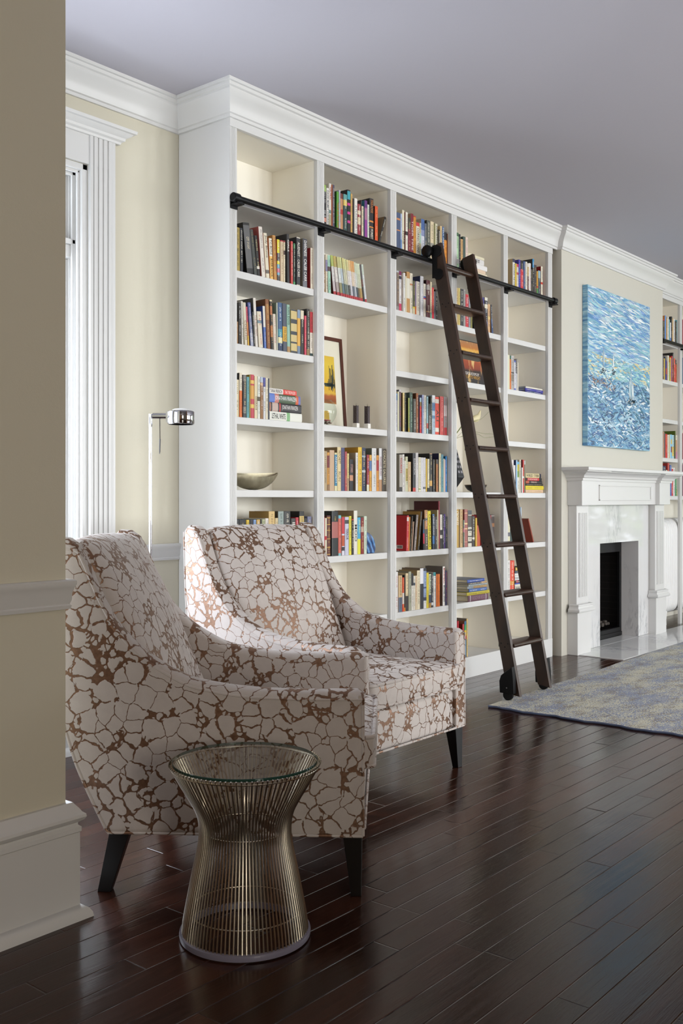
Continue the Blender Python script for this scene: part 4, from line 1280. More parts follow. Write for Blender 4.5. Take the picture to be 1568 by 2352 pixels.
row('B', 1000, LV[3], p, 'books on the fourth shelf of the second bay', [
 (190, 263, 300, 0, '#ae9a78', 'khaki tan book'),
 (264, 309, 325, 0, '#d0953e', 'orange book with maroon label', {'b': [(.08, .40, '#7a2a30'), (.84, 1, '#8a6a48')]}),
 (311, 400, 282, 0, '#c0a284', 'thick plain beige hardback', {'n': 1}),
 (404, 451, 330, 0, '#3f7f9f', 'teal blue book with cream foot', {'b': [(0, .05, '#d8d0a0'), (.87, 1, '#d9d2a8')], 't': [T('ANN PATCHETT', '#e8eef0', .1, .8)]}),
 (456, 526, 225, 0, '#d6c494', 'cream hardback with brown patterned cover', {'s': '#9a835a', 't': [T('PATCHETT', '#5a4226', .08, .38), T('RUN', '#8a7a5a', .56, .78)]}),
 (528, 596, 235, 0, '#45466c', 'indigo hardback', {'ink': '#8a4a68'}),
 (598, 638, 308, 0, '#a8454c', 'red book with pale title'),
 (641, 676, 345, 0, '#d8c888', 'yellow flowered book', {'b': [(.66, 1, '#b89a7a')]}),
 (690, 758, 455, 0, '#26262a', 'black paperback with bright picture', {'b': [(.5, .68, '#c08a6a')], 't': [T('STORIES', '#b88a80', .16, .42)]}),
 (804, 846, 330, 0, '#d8d6d2', 'white book in newsprint cover', {'s': '#a89880'}),
 (850, 921, 225, 0, '#d8b234', 'yellow hardback with red cover panel', {'s': '#b88a20', 'ink': '#4a3a10'}),
 (924, 992, 235, 0, '#2a3450', 'navy patterned hardback', {'b': [(.18, .22, '#8a9aac'), (.52, .57, '#a8b4c0')]}),
 (1014, 1058, 368, 0, '#952a3a', 'dark red book with cream foot', {'b': [(.82, 1, '#d8d8c0')], 's': '#8a7a68'}),
 (1064, 1107, 372, 0, '#d09a3c', 'orange book with blue band', {'b': [(.16, .44, '#5f7fb4')]}),
 (1112, 1196, 245, 0, '#cfcfcf', 'white hardback covered in black scribble', {'s': '#6f7468', 'ink': '#26262a'}),
 (1199, 1243, 378, 0, '#cf8f3e', 'orange book with red band', {'b': [(.14, .43, '#a8323a')]}),
 (1246, 1301, 245, 0, '#cfcfd0', 'white grey hardback', {'b': [(.73, 1, '#b08a68')], 's': '#9a9184', 't': [T('RICHARD RUSSO', '#8a5a60', .2, .64)]}),
 (1308, 1378, 258, 0, '#3f372c', 'dark brown hardback', {'t': [T('CONCRETE GALLERIES', '#d0c4a4', .04, .84)]}),
])
p = 'fifth shelf, second bay'
row('B', 1150, LV[2], p, 'books on the fifth shelf of the second bay', [
 (190, 218, 320, 0, '#a5303a', 'thin red book beside the stile', {'n': 1}),
 (220, 256, 330, 0, '#d8d0b8', 'cream book with red band', {'b': [(.47, .57, '#b82a34')], 'n': 1}),
 (259, 327, 285, 0, '#5a2a22', 'maroon gilt banded hardback', {'b': [(.04, .06, '#b8903e'), (.21, .23, '#b8903e'), (.35, .37, '#b8903e'), (.56, .58, '#b8903e'), (.77, .79, '#b8903e'), (.94, .96, '#b8903e')], 'ink': '#c89c46'}),
 (352, 473, 198, 0, '#26292a', 'very thick black hardback with rose picture', {'b': [(.24, .60, '#a8625c')], 't': [T('A Soldier', '#c8b04a', .12, .22)]}),
 (476, 527, 278, 0, '#d06a5c', 'salmon and sky blue book', {'b': [(0, .08, '#6ab4c4'), (.94, 1, '#7fb8bc')]}),
 (541, 594, 310, 0, '#cfcfdc', 'pale book with red arrow stripe', {'b': [(.0, .44, '#c0343a'), (.48, .76, '#b8522c'), (.78, .88, '#2a2426')], 'n': 1}),
 (601, 674, 308, 0, '#bdbdd0', 'lilac hardback with bold black title', {'b': [(.08, .18, '#3a3a40')], 't': [T('TERROR', '#26262a', .30, .60)]}),
 (678, 723, 292, 0, '#d8cc3a', 'yellow book'),
 (726, 766, 350, 0, '#26231f', 'black book with red head', {'b': [(0, .03, '#b8302e')]}),
 (768, 836, 190, 0, '#dcd8cc', 'tall white hardback with giant black letters', {'s': '#9a8468', 't': [T('MOO', '#2a2826', .20, .82)]}),
 (838, 897, 320, 0, '#3f9fc8', 'cyan book with yellow foot', {'b': [(.58, 1, '#d8d43a')], 't': [T('JANE SMILEY', '#d8e26a', .06, .44)]}),
 (902, 958, 320, 0, '#7f2426', 'dark red tartan book', {'b': [(.25, .40, '#b89a90')]}),
 (961, 1015, 295, 0, '#c4d2bf', 'pale mint book'),
])
p = 'top shelf, middle bay'
row('C', 460, LV[7], p, 'books on the top shelf of the middle bay', [
 (150, 195, 145, 0, '#d0cec6', 'white book beside the stile'),
 (198, 276, 265, 0, '#475574', 'blue denim hardback', {'b': [(.15, .20, '#c08050'), (.46, .49, '#c08050')], 'n': 1}),
 (279, 310, 285, 0, '#a9b8d4', 'thin pale blue book', {'b': [(.7, 1, '#6a8fc0')]}),
 (312, 361, 210, 0, '#d4ccb4', 'tall cream hardback', {'t': [T('STONE', '#4a463c', .5, .82)]}),
 (385, 434, 255, 0, '#dcd8cc', 'white book in maroon cover', {'s': '#7a2228', 'b': [(.48, .57, '#3a3634')]}),
 (439, 496, 375, 0, '#7a2a38', 'maroon book with black head', {'b': [(0, .32, '#3a3a2c')]}),
 (498, 553, 285, 0, '#7a2430', 'wine red hardback with white capitals', {'t': [T('TIGER TIME', '#dcd4d0', .16, .92)], 's': '#b59a80'}),
 (555, 607, 335, 0, '#c9882e', 'amber yellow book', {'b': [(0, .03, '#a82a34')]}),
 (611, 681, 475, 0, '#d2ccba', 'cream book with red head', {'b': [(0, .11, '#b5343a')], 't': [T('CORRECTIONS', '#3a3430', .16, .9)]}),
 (683, 714, 485, 0, '#b8b08c', 'tan and mint mixed book', {'b': [(.3, .6, '#a8c8b8')]}),
 (717, 787, 402, 0, '#c4c6d0', 'hardback fading blue to white', {'b': [(0, .28, '#45649c'), (.28, .44, '#8a94bc'), (.78, 1, '#3f6f94')], 's': '#b5a898'}),
 (791, 830, 495, 0, '#586270', 'slate blue book'),
 (836, 906, 430, 0, '#4a4f48', 'grey green hardback', {'s': '#2c2e2a'}),
 (912, 984, 455, 0, '#cfc0a0', 'cream book with portrait', {'b': [(.55, .75, '#8d8a80')]}),
 (987, 1012, 495, 0, '#6f7048', 'thin olive book'),
 (1014, 1062, 500, 0, '#c8c4a8', 'pale olive book with dark capitals', {'t': [T('COURTING', '#4a4a5a', .05, .55)]}),
 (1076, 1115, 625, 0, '#3f3826', 'dark bronze book'),
 (1117, 1159, 548, 0, '#c8ae82', 'tan hardback'),
 (1161, 1201, 565, 0, '#335a8c', 'blue book with pale capitals', {'t': [T('MAX PERKINS', '#d0dae4', .03, .68)]}),
 (1205, 1259, 680, 0, '#dc8f38', 'orange book with black head', {'b': [(0, .24, '#2c2c30')], 's': '#2a2624'}),
 (1268, 1300, 712, 0, '#7f4a30', 'brown book'),
])
p = 'second shelf, middle bay'
row('C', 600, LV[6], p, 'books on the second shelf of the middle bay', [
 (195, 246, 205, 0, '#6f625c', 'grey brown wrapped hardback', {'b': [(0, .04, '#b8bcc4'), (.9, 1, '#8a8684')], 'ink': '#c8a878'}),
 (249, 299, 215, 0, '#dad6d4', 'white book with pink ends', {'b': [(0, .10, '#7a2a58'), (.12, .2, '#2a2428'), (.82, 1, '#c83a5c')], 'ink': '#4a4a88'}),
 (301, 332, 265, 0, '#8f8278', 'taupe book'),
 (336, 380, 248, 0, '#d4d4d2', 'white book'),
 (382, 405, 320, 0, '#d8d2b8', 'thin cream book', {'n': 1}),
 (410, 478, 228, 0, '#b58a55', 'tan hardback with large white label', {'b': [(.16, .65, '#d5d2c4')], 'n': 1}),
 (480, 537, 258, 0, '#d5cebb', 'cream book with small red emblem', {'b': [(.26, .30, '#b87a50')]}),
 (541, 585, 415, 0, '#55583c', 'dark book with yellow foot', {'b': [(.78, .83, '#d8cc40'), (.83, 1, '#d4cca8')]}),
 (587, 613, 430, 0, '#8f7f9a', 'thin mauve and orange book', {'b': [(.75, 1, '#c86a2c')], 'n': 1}),
 (615, 686, 432, 0, '#d8d2c4', 'cream paperback with script'),
 (698, 766, 318, 0, '#dcdce0', 'white hardback in navy starred cover', {'s': '#26305a', 'ink': '#8a8a98'}),
 (768, 813, 480, 0, '#d8d0c2', 'ivory book with blue and red emblem', {'b': [(.38, .43, '#3a55a0'), (.43, .47, '#b8484a')]}),
 (828, 906, 405, 0, '#53262a', 'thick oxblood hardback', {'s': '#3c1c20', 'b': [(.13, .26, '#8a8280'), (.83, .85, '#b8863e')]}),
 (908, 941, 440, 0, '#dccfae', 'cream book with teal foot', {'b': [(.84, 1, '#6fa08c')]}),
 (943, 988, 560, 0, '#c42c3c', 'scarlet book behind the ladder'),
 (990, 1015, 640, 0, '#6f747c', 'thin slate book behind the ladder', {'n': 1}),
 (1018, 1060, 600, 0, '#2c2422', 'black book behind the ladder'),
 (1195, 1252, 480, 0, '#d8d6d0', 'white book peeping past the ladder'),
])
p = 'fourth shelf, middle bay'
row('C', 880, LV[4], p, 'books on the fourth shelf of the middle bay', [
 (160, 216, 220, 0, '#a8aab4', 'grey mottled book beside the stile', {'b': [(0, .18, '#5a7fa8')]}),
 (219, 246, 180, 0, '#d8d4b4', 'thin cream book', {'n': 1}),
 (248, 292, 140, 0, '#56545a', 'tall black book with silvery jacket', {'b': [(0, .05, '#c0bcc0')], 'ink': '#c04a40'}),
 (327, 364, 205, 0, '#dcc88c', 'pale yellow book in brown cover', {'s': '#7a5c38'}),
 (367, 398, 220, 0, '#33363a', 'black book with gold title', {'ink': '#c8b060'}),
 (441, 470, 315, 0, '#a9b46a', 'lime spine book in black cover', {'s': '#24221c', 'b': [(.88, 1, '#c0a84a')]}),
 (476, 536, 200, 0, '#4c5f54', 'dark green book with mint edge', {'ink': '#b8d8c0'}),
 (553, 606, 335, 0, '#545450', 'charcoal book'),
 (609, 657, 215, 0, '#9a5f3a', 'chestnut brown hardback', {'s': '#5a3018'}),
 (686, 722, 310, 0, '#c42c34', 'red book with sky blue head', {'b': [(0, .12, '#a8c4d4'), (.12, .24, '#8a6a3a')], 's': '#6a6a8c'}),
 (737, 772, 250, 0, '#a8b0d4', 'lavender book', {'s': '#7078a0'}),
 (774, 822, 258, 0, '#d8d4c8', 'ivory hardback'),
 (833, 866, 288, 0, '#9cc0c8', 'pale teal book', {'b': [(.72, .86, '#c06058')]}),
 (877, 914, 440, 0, '#45443f', 'black book with white capitals', {'t': [T('WOLVES', '#e4e0d8', .38, .86)]}),
 (916, 946, 280, 0, '#3c3b32', 'black book with floral jacket', {'ink': '#c8c4a0'}),
 (949, 1013, 260, 0, '#a5b8c8', 'white and blue hardback', {'b': [(0, .18, '#d8dce0'), (.20, .40, '#5a7fa8'), (.52, .60, '#5a7fa0')]}),
 (1016, 1093, 295, 0, '#d5442f', 'vermilion book with huge black capitals', {'b': [(.06, .17, '#d8d0c4'), (.82, .93, '#d8d0c4')], 't': [T('ALI', '#2a2422', .22, .76)]}),
 (1117, 1193, 285, 0, '#cc4c48', 'salmon red hardback', {'s': '#b89a80', 'ink': '#e8b8a8'}),
 (1197, 1262, 295, 0, '#8f8c8c', 'grey photographic book with red foot', {'b': [(.22, .5, '#cfc6c4'), (.80, 1, '#b02a30')], 'ink': '#a83a3c'}),
])
p = 'fifth shelf, middle bay'
row('C', 1020, LV[3], p, 'books on the fifth shelf of the middle bay', [
 (256, 316, 225, 0, '#a8a49a', 'grey photographic book with red title', {'s': '#8d877a', 't': [T('TOURISTS', '#b02a30', .08, .5)], 'b': [(.88, 1, '#3a3836')], 'D': .12}),
 (319, 361, 218, 0, '#d8d6d2', 'white book beside the grey one'),
 (363, 386, 355, 0, '#d4d2ca', 'thin white book', {'n': 1}),
 (388, 434, 268, 0, '#d2d4b4', 'pale green flowered book', {'b': [(.34, .70, '#b8a85a')]}),
 (441, 501, 378, 0, '#d0b48a', 'beige paperback'),
 (541, 600, 195, 0, '#45464a', 'charcoal book with red foot', {'s': '#1f1c1a', 'b': [(.90, 1, '#c84a44')], 't': [T('ELLSWORTH', '#d8d8d8', .14, .55)]}),
 (602, 656, 185, 0, '#d8d6d6', 'tall white hardback', {'ink': '#8a8a98'}),
 (662, 709, 280, 0, '#d9d5bc', 'ivory book with small green mark', {'b': [(.91, .94, '#8a9a50')]}),
 (711, 755, 285, 0, '#d5d4d8', 'white paperback with faint title', {'ink': '#9a9aa8'}),
 (757, 813, 288, 0, '#d4d2d4', 'broad white paperback', {'b': [(.86, .92, '#5a5a64')], 'ink': '#8a8a94'}),
 (815, 838, 312, 0, '#d8b840', 'thin yellow book', {'n': 1}),
 (849, 889, 315, 0, '#dcd6b8', 'cream book with black foot', {'s': '#8a2a30', 'b': [(.88, 1, '#26241f')]}),
 (896, 951, 200, 0, '#2e2c2a', 'black hardback with cream script', {'b': [(0, .02, '#b88a60'), (.71, .85, '#c89a50')], 's': '#1d1b19'}),
 (966, 1001, 325, 0, '#3c3c40', 'black and white book'),
 (1036, 1073, 325, 0, '#b5784a', 'copper brown book', {'s': '#7a6e5c', 'b': [(0, .14, '#5a5450')]}),
 (1092, 1136, 198, 0, '#d8d0a8', 'cream spine hardback in navy cover', {'s': '#25254a', 'ink': '#4a4468'}),
 (1139, 1186, 220, 0, '#6498a4', 'teal book with pale title'),
 (1188, 1211, 312, 0, '#d8d2b8', 'narrow cream book', {'n': 1}),
 (1213, 1228, 330, 0, '#c8a0b4', 'thin pink book', {'n': 1}),
 (1230, 1260, 258, 0, '#1f7fc0', 'bright blue book', {'s': '#1a6aa0'}),
])
p = 'sixth shelf, middle bay'
row('C', 1140, LV[2], p, 'books on the sixth shelf of the middle bay', [
 (402, 440, 405, 16, '#c8424a', 'red book with barcode on its cover', {'s': '#b0101e', 'b': [(.05, .16, '#d8d4d0')], 'D': .118}),
 (442, 466, 435, 20, '#cc7a30', 'thin orange book', {'n': 1}),
 (470, 494, 415, 48, '#34302c', 'thin black book with white scrawl'),
 (512, 528, 535, 38, '#c8a890', 'thin cream pink book', {'n': 1}),
 (556, 602, 388, 60, '#7d7270', 'taupe grey book leaning over', {'s': '#26221f'}),
 (640, 672, 320, 68, '#3a3632', 'black and gold book leaning over', {'s': '#a5803e', 'ink': '#d0b070'}),
 (760, 790, 490, -8, '#3a5a80', 'thin blue and red book', {'b': [(0, .35, '#4a4e54'), (.46, .8, '#b82c44'), (.8, 1, '#26262a')], 'n': 1, 's': '#1f1e20'}),
 (796, 860, 290, -8, '#4f4640', 'brown photographic book', {'b': [(0, .2, '#b88a58'), (.27, .48, '#b07a48')], 's': '#5a3a22'}),
 (866, 932, 310, -14, '#dccc26', 'bright yellow book with black capitals', {'t': [T('CHICHINABOO', '#26240f', .08, .94)]}),
 (960, 1003, 380, -6, '#2f3a4c', 'navy book with blue edge', {'b': [(0, .03, '#4a7ab0'), (.62, .85, '#3f6fa8')], 't': [T('LITERARY CHICAGO', '#e8ecf0', .05, .6)]}),
 (1012, 1056, 430, -4, '#3a3c3e', 'black book with white line drawing'),
 (1058, 1081, 290, -2, '#d8d0ae', 'thin cream book in khaki cover', {'s': '#a09468', 'n': 1}),
 (1083, 1112, 102, -2, '#8a2a38', 'very tall wine red book', {'s': '#4a0e14', 'D': .19, 'ink': '#b87a80'}),
 (1118, 1166, 385, -2, '#d8d2c8', 'white and black splashed book', {'b': [(.45, .6, '#2a2624'), (.7, 1, '#2e2a28')]}),
 (1170, 1196, 378, 0, '#36373a', 'narrow charcoal book'),
 (1198, 1225, 375, 0, '#4a3078', 'purple book'),
 (1232, 1269, 430, 0, '#2c303a', 'dark navy book with gold title', {'ink': '#c8b878'}),
])
p = 'seventh shelf, middle bay'
row('C', 1280, LV[1], p, 'books on the seventh shelf of the middle bay', [
 (160, 226, 310, 0, '#d8d6d4', 'white book with red capitals', {'ink': '#b0303a'}),
 (238, 316, 385, 0, '#cbaf84', 'tan book with slate foot', {'b': [(.60, 1, '#5f6a7c')]}),
 (319, 356, 430, 0, '#cf4a26', 'orange red book', {'b': [(.45, .78, '#d8d0c8')]}),
 (358, 378, 378, 0, '#262422', 'thin black book', {'b': [(.9, 1, '#d8982e')], 'n': 1}),
 (388, 442, 340, 0, '#d4c19a', 'tan book with black and red foot', {'b': [(.6, 1, '#302828')]}),
 (450, 507, 305, 0, '#9a9c88', 'sage grey hardback', {'s': '#8d8878'}),
 (510, 552, 345, 0, '#dad6cc', 'cream book with black label', {'b': [(0, .33, '#26262a')]}),
 (554, 590, 395, 0, '#d8d2c6', 'ivory book with small photo', {'b': [(.2, .28, '#4a5260')]}),
 (592, 627, 390, 0, '#d2c0a0', 'beige book with red title', {'ink': '#a8402c'}),
 (630, 692, 280, 0, '#d8ccae', 'tall cream hardback', {'s': '#a8926a'}),
 (695, 766, 235, 0, '#26262a', 'thick black book with white upper half', {'b': [(0, .38, '#dcdce0')], 'n': 1, 's': '#8a7a68'}),
 (768, 828, 240, 0, '#8a9cc0', 'blue and white patterned hardback', {'b': [(0, .06, '#26262c'), (.46, .5, '#3a4c7a'), (.72, .80, '#2c3450'), (.81, 1, '#d8d8d8')]}),
 (830, 876, 330, 0, '#d8c42c', 'yellow paperback'),
 (880, 928, 355, 0, '#c4ccb0', 'pale green book with dark foot', {'b': [(.62, .86, '#33405a'), (.86, 1, '#a8803e')], 't': [T('DUNCES', '#26303a', .05, .58)]}),
 (932, 972, 335, 0, '#3d3d40', 'charcoal paperback with white mark', {'b': [(.86, .94, '#d8d8d8')]}),
 (976, 1025, 320, 0, '#dcdad4', 'white paperback with teal head', {'b': [(0, .10, '#2f8f90')]}),
 (1034, 1062, 360, 0, '#d8712c', 'orange paperback in blue cover', {'s': '#2a5a94'}),
 (1072, 1109, 355, 0, '#da7224', 'plain orange paperback'),
 (1172, 1217, 195, 0, '#dedad4', 'tall white hardback in grey photo cover', {'s': '#6a655e', 't': [T('MONEYBALL', '#a8232c', .04, .44), T('MICHAEL LEWIS', '#2a2a2e', .48, .9)]}),
 (1223, 1265, 285, 0, '#2f3050', 'navy hardback with red title', {'ink': '#a83c48'}),
])
p = 'top shelf, fourth bay'
g = 'books on the top shelf of the fourth bay'
row('D', 520, LV[7], p, g, [
 (170, 251, 150, 0, '#a8c8a0', 'green and white mottled book', {'b': [(.0, .1, '#4a6a4c'), (.72, .85, '#b8b4b0')]}),
 (253, 292, 190, 0, '#26262a', 'black book with white capitals'),
 (300, 350, 310, 0, '#c8a06c', 'tan book with dark script'),
 (354, 411, 250, 0, '#43564f', 'dark spruce green hardback', {'n': 1}),
 (413, 470, 262, 0, '#d8c4b4', 'pinkish cream hardback', {'ink': '#8a708a'}),
])
flat('D', LV[7], p, g, [
 (480, 925, .024, '#d8cdb4', 'cream book', {'n': 1}),
 (476, 885, .021, '#d8c0a8', 'peach book', {'n': 1}),
 (472, 925, .032, '#dcdad8', 'white hardback', {'n': 1}),
 (470, 850, .034, '#d4d2d0', 'white paperback with black title', {'t': [T('BOOK OF LISTS', '#2a2a2c', .30, .72)]}),
 (470, 855, .018, '#d8d0b4', 'pale yellow paperback', {'n': 1}),
])
p = 'second shelf, fourth bay'
row('D', 640, LV[6], p, 'books on the second shelf of the fourth bay', [
 (165, 238, 220, 0, '#cbb07c', 'tan book beside the stile'),
 (240, 283, 230, 0, '#cfbb70', 'straw yellow book'),
 (288, 360, 250, 0, '#3a3a3e', 'black book with white title', {'s': '#8d8577'}),
 (364, 410, 262, 0, '#9d9a98', 'grey book'),
 (414, 484, 380, 0, '#c0323c', 'red book beside the ladder'),
 (488, 532, 470, 0, '#8f9098', 'grey cream book behind the ladder'),
 (538, 574, 500, 0, '#8a8448', 'olive book behind the ladder'),
 (787, 860, 450, 0, '#d0ced8', 'white book with violet head', {'b': [(0, .18, '#54508c')], 's': '#26262c'}),
 (874, 945, 455, 0, '#34343c', 'black book with cream panels', {'b': [(0, .09, '#d4d0c0'), (.20, .32, '#d4ccb4'), (.70, .88, '#5c5f86'), (.9, 1, '#d8d0b8')]}),
 (948, 1004, 615, 0, '#cda47a', 'tan hardback with pale disc', {'b': [(.42, .54, '#d8bc7a')]}),
 (1040, 1078, 620, -36, '#2f4a74', 'navy book leaning last', {'b': [(0, .5, '#33363c')], 's': '#8a6a48'}),
])
p = 'fifth shelf, fourth bay'
row('D', 1140, LV[2], p, 'books on the fifth shelf of the fourth bay', [
 (165, 258, 315, 0, '#c4a052', 'golden yellow book with white capitals', {'t': [T('CROWLEY', '#ece4d0', .05, .42)], 's': '#1f1d16'}),
 (276, 346, 318, 0, '#c8a878', 'tan photographic book with white capitals'),
 (358, 386, 570, 0, '#6a7a6a', 'short green and pink book', {'b': [(.3, .45, '#c07a8a')], 's': '#5a1c18'}),
 (389, 463, 315, 0, '#a0605a', 'rose brown gilt hardback', {'b': [(.09, .11, '#d8b480'), (.36, .40, '#e0c48c'), (.50, .53, '#d8b480'), (.86, .87, '#d8b480')], 'n': 1}),
 (474, 564, 340, 0, '#cfcbbb', 'book with black birch trunks', {'b': [(0, .12, '#4f5358'), (.14, .46, '#55504a'), (.52, .56, '#2a2826'), (.7, .73, '#2c2a28'), (.85, .9, '#302e2c')]}),
 (575, 634, 475, 0, '#33312f', 'black book with white band', {'b': [(.70, .76, '#d8d4c8')], 's': '#7a4a2a'}),
 (652, 688, 520, 0, '#cfae44', 'yellow book against the ladder', {'n': 1}),
 (692, 764, 700, 0, '#b5502c', 'rust red book behind the ladder', {'n': 1}),
 (960, 1028, 455, 0, '#b0303c', 'crimson book past the ladder', {'b': [(.35, 1, '#5a4a48')]}),
 (1031, 1108, 440, 0, '#3a2824', 'dark brown hardback with orange title', {'b': [(.02, .06, '#8a8078'), (.28, .40, '#8a5a30')], 'n': 1}),
])
p = 'lowest shelf, fourth bay'
row('D', 1290, LV[0], p, 'books on the lowest shelf of the fourth bay', [
 (170, 200, 1390 * 1.0665, 0, '#cfd2d8', 'pale book beside the stile', {'n': 1}),
 (213, 250, 1340 * 1.0665, 0, '#b0182a', 'red book on the shelf floor', {'n': 1}),
 (340, 373, 1405 * 1.0665, 0, '#c8434a', 'short red book in brown cover', {'s': '#7a2a24', 'n': 1}),
 (386, 432, 1340 * 1.0665, 0, '#2f6a8c', 'blue, yellow and black book', {'b': [(.1, .25, '#3a9a60'), (.25, .4, '#d8b43a'), (.4, .5, '#b8343a')], 's': '#9a6a50', 'n': 1}),
 (436, 466, 1285 * 1.0665, 0, '#cfb070', 'tall tan hardback', {'s': '#8d8a80'}),
])
p = 'sixth shelf, fourth bay'
flat('D', LV[1], p, 'books lying on the sixth shelf of the fourth bay', [
 (470, 950, .040, '#5f3a48', 'thick plum hardback with silver bands', {'b': [(.10, .12, '#d0ccd0'), (.88, .90, '#d0ccd0')], 't': [T('CHICAGO RIVER BRIDGES', '#9a7a88', .16, .85)], 'D': .2}),
 (440, 985, .021, '#b5a632', 'mustard yellow book', {'D': .2}),
 (492, 915, .021, '#3f62a0', 'blue paperback', {'D': .2}),
 (450, 920, .016, '#a8895a', 'magazine with tan picture spine', {'b': [(0, .3, '#8a949c')], 'D': .2, 's': '#a9aaa4'}),
 (478, 925, .012, '#9aa4a8', 'pale blue grey magazine', {'D': .2, 's': '#b4b4b0'}),
 (470, 915, .012, '#5c5550', 'dark magazine with tan end', {'b': [(.7, 1, '#b89468')], 'D': .2}),
 (450, 860, .020, '#33509c', 'royal blue hardback', {'D': .21, 's': '#6f7484'}),
])
p = 'top shelf, fireplace-end bay'
row('E', 570, LV[7], p, 'books on the top shelf of the fireplace-end bay', [
 (394, 450, 262, 0, '#d8d6ce', 'white hardback in beige cover', {'s': '#b5a07c', 'b': [(0, .12, '#33374c')], 't': [T('TOUCHING THE VOID', '#2a2a2a', .16, .97)]}),
 (454, 490, 370, 0, '#d0b43c', 'yellow book'),
 (494, 535, 385, 0, '#d8d0c8', 'white book with pink label', {'b': [(0, .12, '#c83a64'), (.34, .44, '#c0505c')]}),
 (538, 579, 280, 0, '#3a389c', 'royal blue hardback', {'ink': '#c8c8e8'}),
 (586, 651, 300, 0, '#c4343c', 'red hardback with black head', {'b': [(0, .30, '#24201f')]}),
 (654, 700, 320, 0, '#3a5688', 'denim blue book', {'ink': '#c8c090'}),
 (704, 743, 330, 0, '#dcd6c8', 'white book in orange cover', {'s': '#cf7a3a'}),
 (746, 784, 370, 0, '#6a4c42', 'brown book with cream head', {'b': [(0, .12, '#cfc8bc'), (.12, .45, '#b59c68')]}),
 (786, 830, 365, 0, '#dcd8d4', 'white book with red title', {'ink': '#b0343c'}),
 (833, 866, 505, 0, '#2a2a2a', 'thin black book'),
 (869, 906, 262, 0, '#302c2a', 'tall black book with blue head', {'b': [(0, .25, '#2f84b8')], 's': '#161412'}),
 (910, 966, 405, 0, '#403c3e', 'charcoal book with gold title', {'ink': '#b8a468'}),
 (970, 1004, 555, 0, '#d0982e', 'amber and green book', {'b': [(.63, .7, '#b02a2e'), (.72, 1, '#4f8a4a')]}),
 (1008, 1060, 545, 0, '#3a4a54', 'dark book with blue head', {'b': [(0, .3, '#7fa4b4')]}),
 (1072, 1116, 442, 0, '#d8d0bc', 'cream book with red dot in crimson cover', {'s': '#8a0f16', 'b': [(.53, .60, '#cf3a20')]}),
])
p = 'third shelf, fireplace-end bay'
g = 'books on the third shelf of the fireplace-end bay'
row('E', 800, LV[5], p, g, [
 (262, 324, 160, 0, '#d4d2b8', 'ivory book beside the stile', {'n': 1}),
 (327, 356, 180, 0, '#dc7c30', 'orange paperback with green head', {'b': [(0, .10, '#2f6a54')]}),
 (360, 424, 180, 0, '#a8a6a6', 'grey photographic hardback', {'b': [(0, .12, '#b8b6b6'), (.48, .52, '#4a4644'), (.55, .75, '#8a8276')]}),
 (430, 466, 295, 0, '#d4d4dc', 'white book with blue head', {'b': [(0, .06, '#5c6cb8'), (.94, 1, '#5c6cb8')]}),
 (469, 506, 255, 0, '#b8b8bc', 'silver book with black capitals', {'b': [(0, .46, '#3a3638')], 't': [T('COOKIE KING', '#dcdcdc', .02, .44)]}),
 (510, 530, 345, 0, '#d8d0bc', 'narrow cream book', {'s': '#1f1c1a', 'n': 1}),
])
flat('E', LV[5], p, g, [
 (690, 1108, .0125, '#34347c', 'thin navy book with red and teal print', {'b': [(.3, .55, '#4a5a70')], 'D': .13}),
 (690, 1116, .0165, '#3a3896', 'royal blue book', {'D': .13}),
 (700, 1100, .012, '#d6d2c4', 'thin white book', {'n': 1, 'D': .13}),
])
p = 'fifth shelf, fireplace-end bay'
g = 'books on the fifth shelf of the fireplace-end bay'
row('E', 1030, LV[3], p, g, [
 (372, 420, 275, 0, '#d4cccc', 'white book with red print'),
 (422, 456, 405, 0, '#dcd8d4', 'short white book', {'n': 1}),
 (474, 504, 282, 0, '#9fc0e0', 'light blue book in navy cover', {'s': '#1f3060', 'n': 1}),
 (506, 551, 325, 0, '#d8d4c8', 'white book with blue and yellow head', {'b': [(0, .08, '#5aa8cc'), (.08, .3, '#c8b83a'), (.3, .5, '#7a9a4a')]}),
 (556, 590, 270, 0, '#cfc8b4', 'cream book'),
 (592, 604, 280, 0, '#26201c', 'thin black book', {'n': 1}),
 (606, 636, 460, 0, '#dedcd6', 'short white narrow book', {'n': 1}),
 (639, 669, 272, 0, '#c23c3e', 'red book', {'b': [(.5, .56, '#d8d0cc')]}),
 (672, 693, 295, 0, '#6f7460', 'grey green book', {'b': [(0, .12, '#b8d4d8')], 'n': 1}),
])
flat('E', LV[3], p, g, [
 (697, 1116, .0225, '#d4b490', 'peach hardback', {'ink': '#a88a70'}),
 (697, 1130, .0275, '#d8c62c', 'yellow hardback', {'ink': '#a8862a'}),
 (703, 1116, .0155, '#2f2d29', 'black paperback with gold print', {'ink': '#a8956a'}),
 (703, 1096, .0195, '#2c2828', 'black paperback with orange panel', {'b': [(0, .2, '#b05a3c')], 't': [T('STEPHEN KING', '#d8b8a8', .3, .66)]}),
 (703, 1084, .0205, '#c02c2c', 'red paperback with black end', {'b': [(0, .1, '#1f1d1d'), (.84, 1, '#1f1d1d')], 't': [T('MY LIFE ON THE ROAD', '#ecd8d4', .14, .72)]}),
 (700, 1066, .0315, '#d8ca9c', 'cream paperback with black capitals', {'b': [(.9, 1, '#26283c')], 't': [T('WIRED', '#3a3428', .04, .46), T('TO THE BRAIN', '#5a4a34', .52, .86)]}),
])
p = 'sixth shelf, fireplace-end bay'
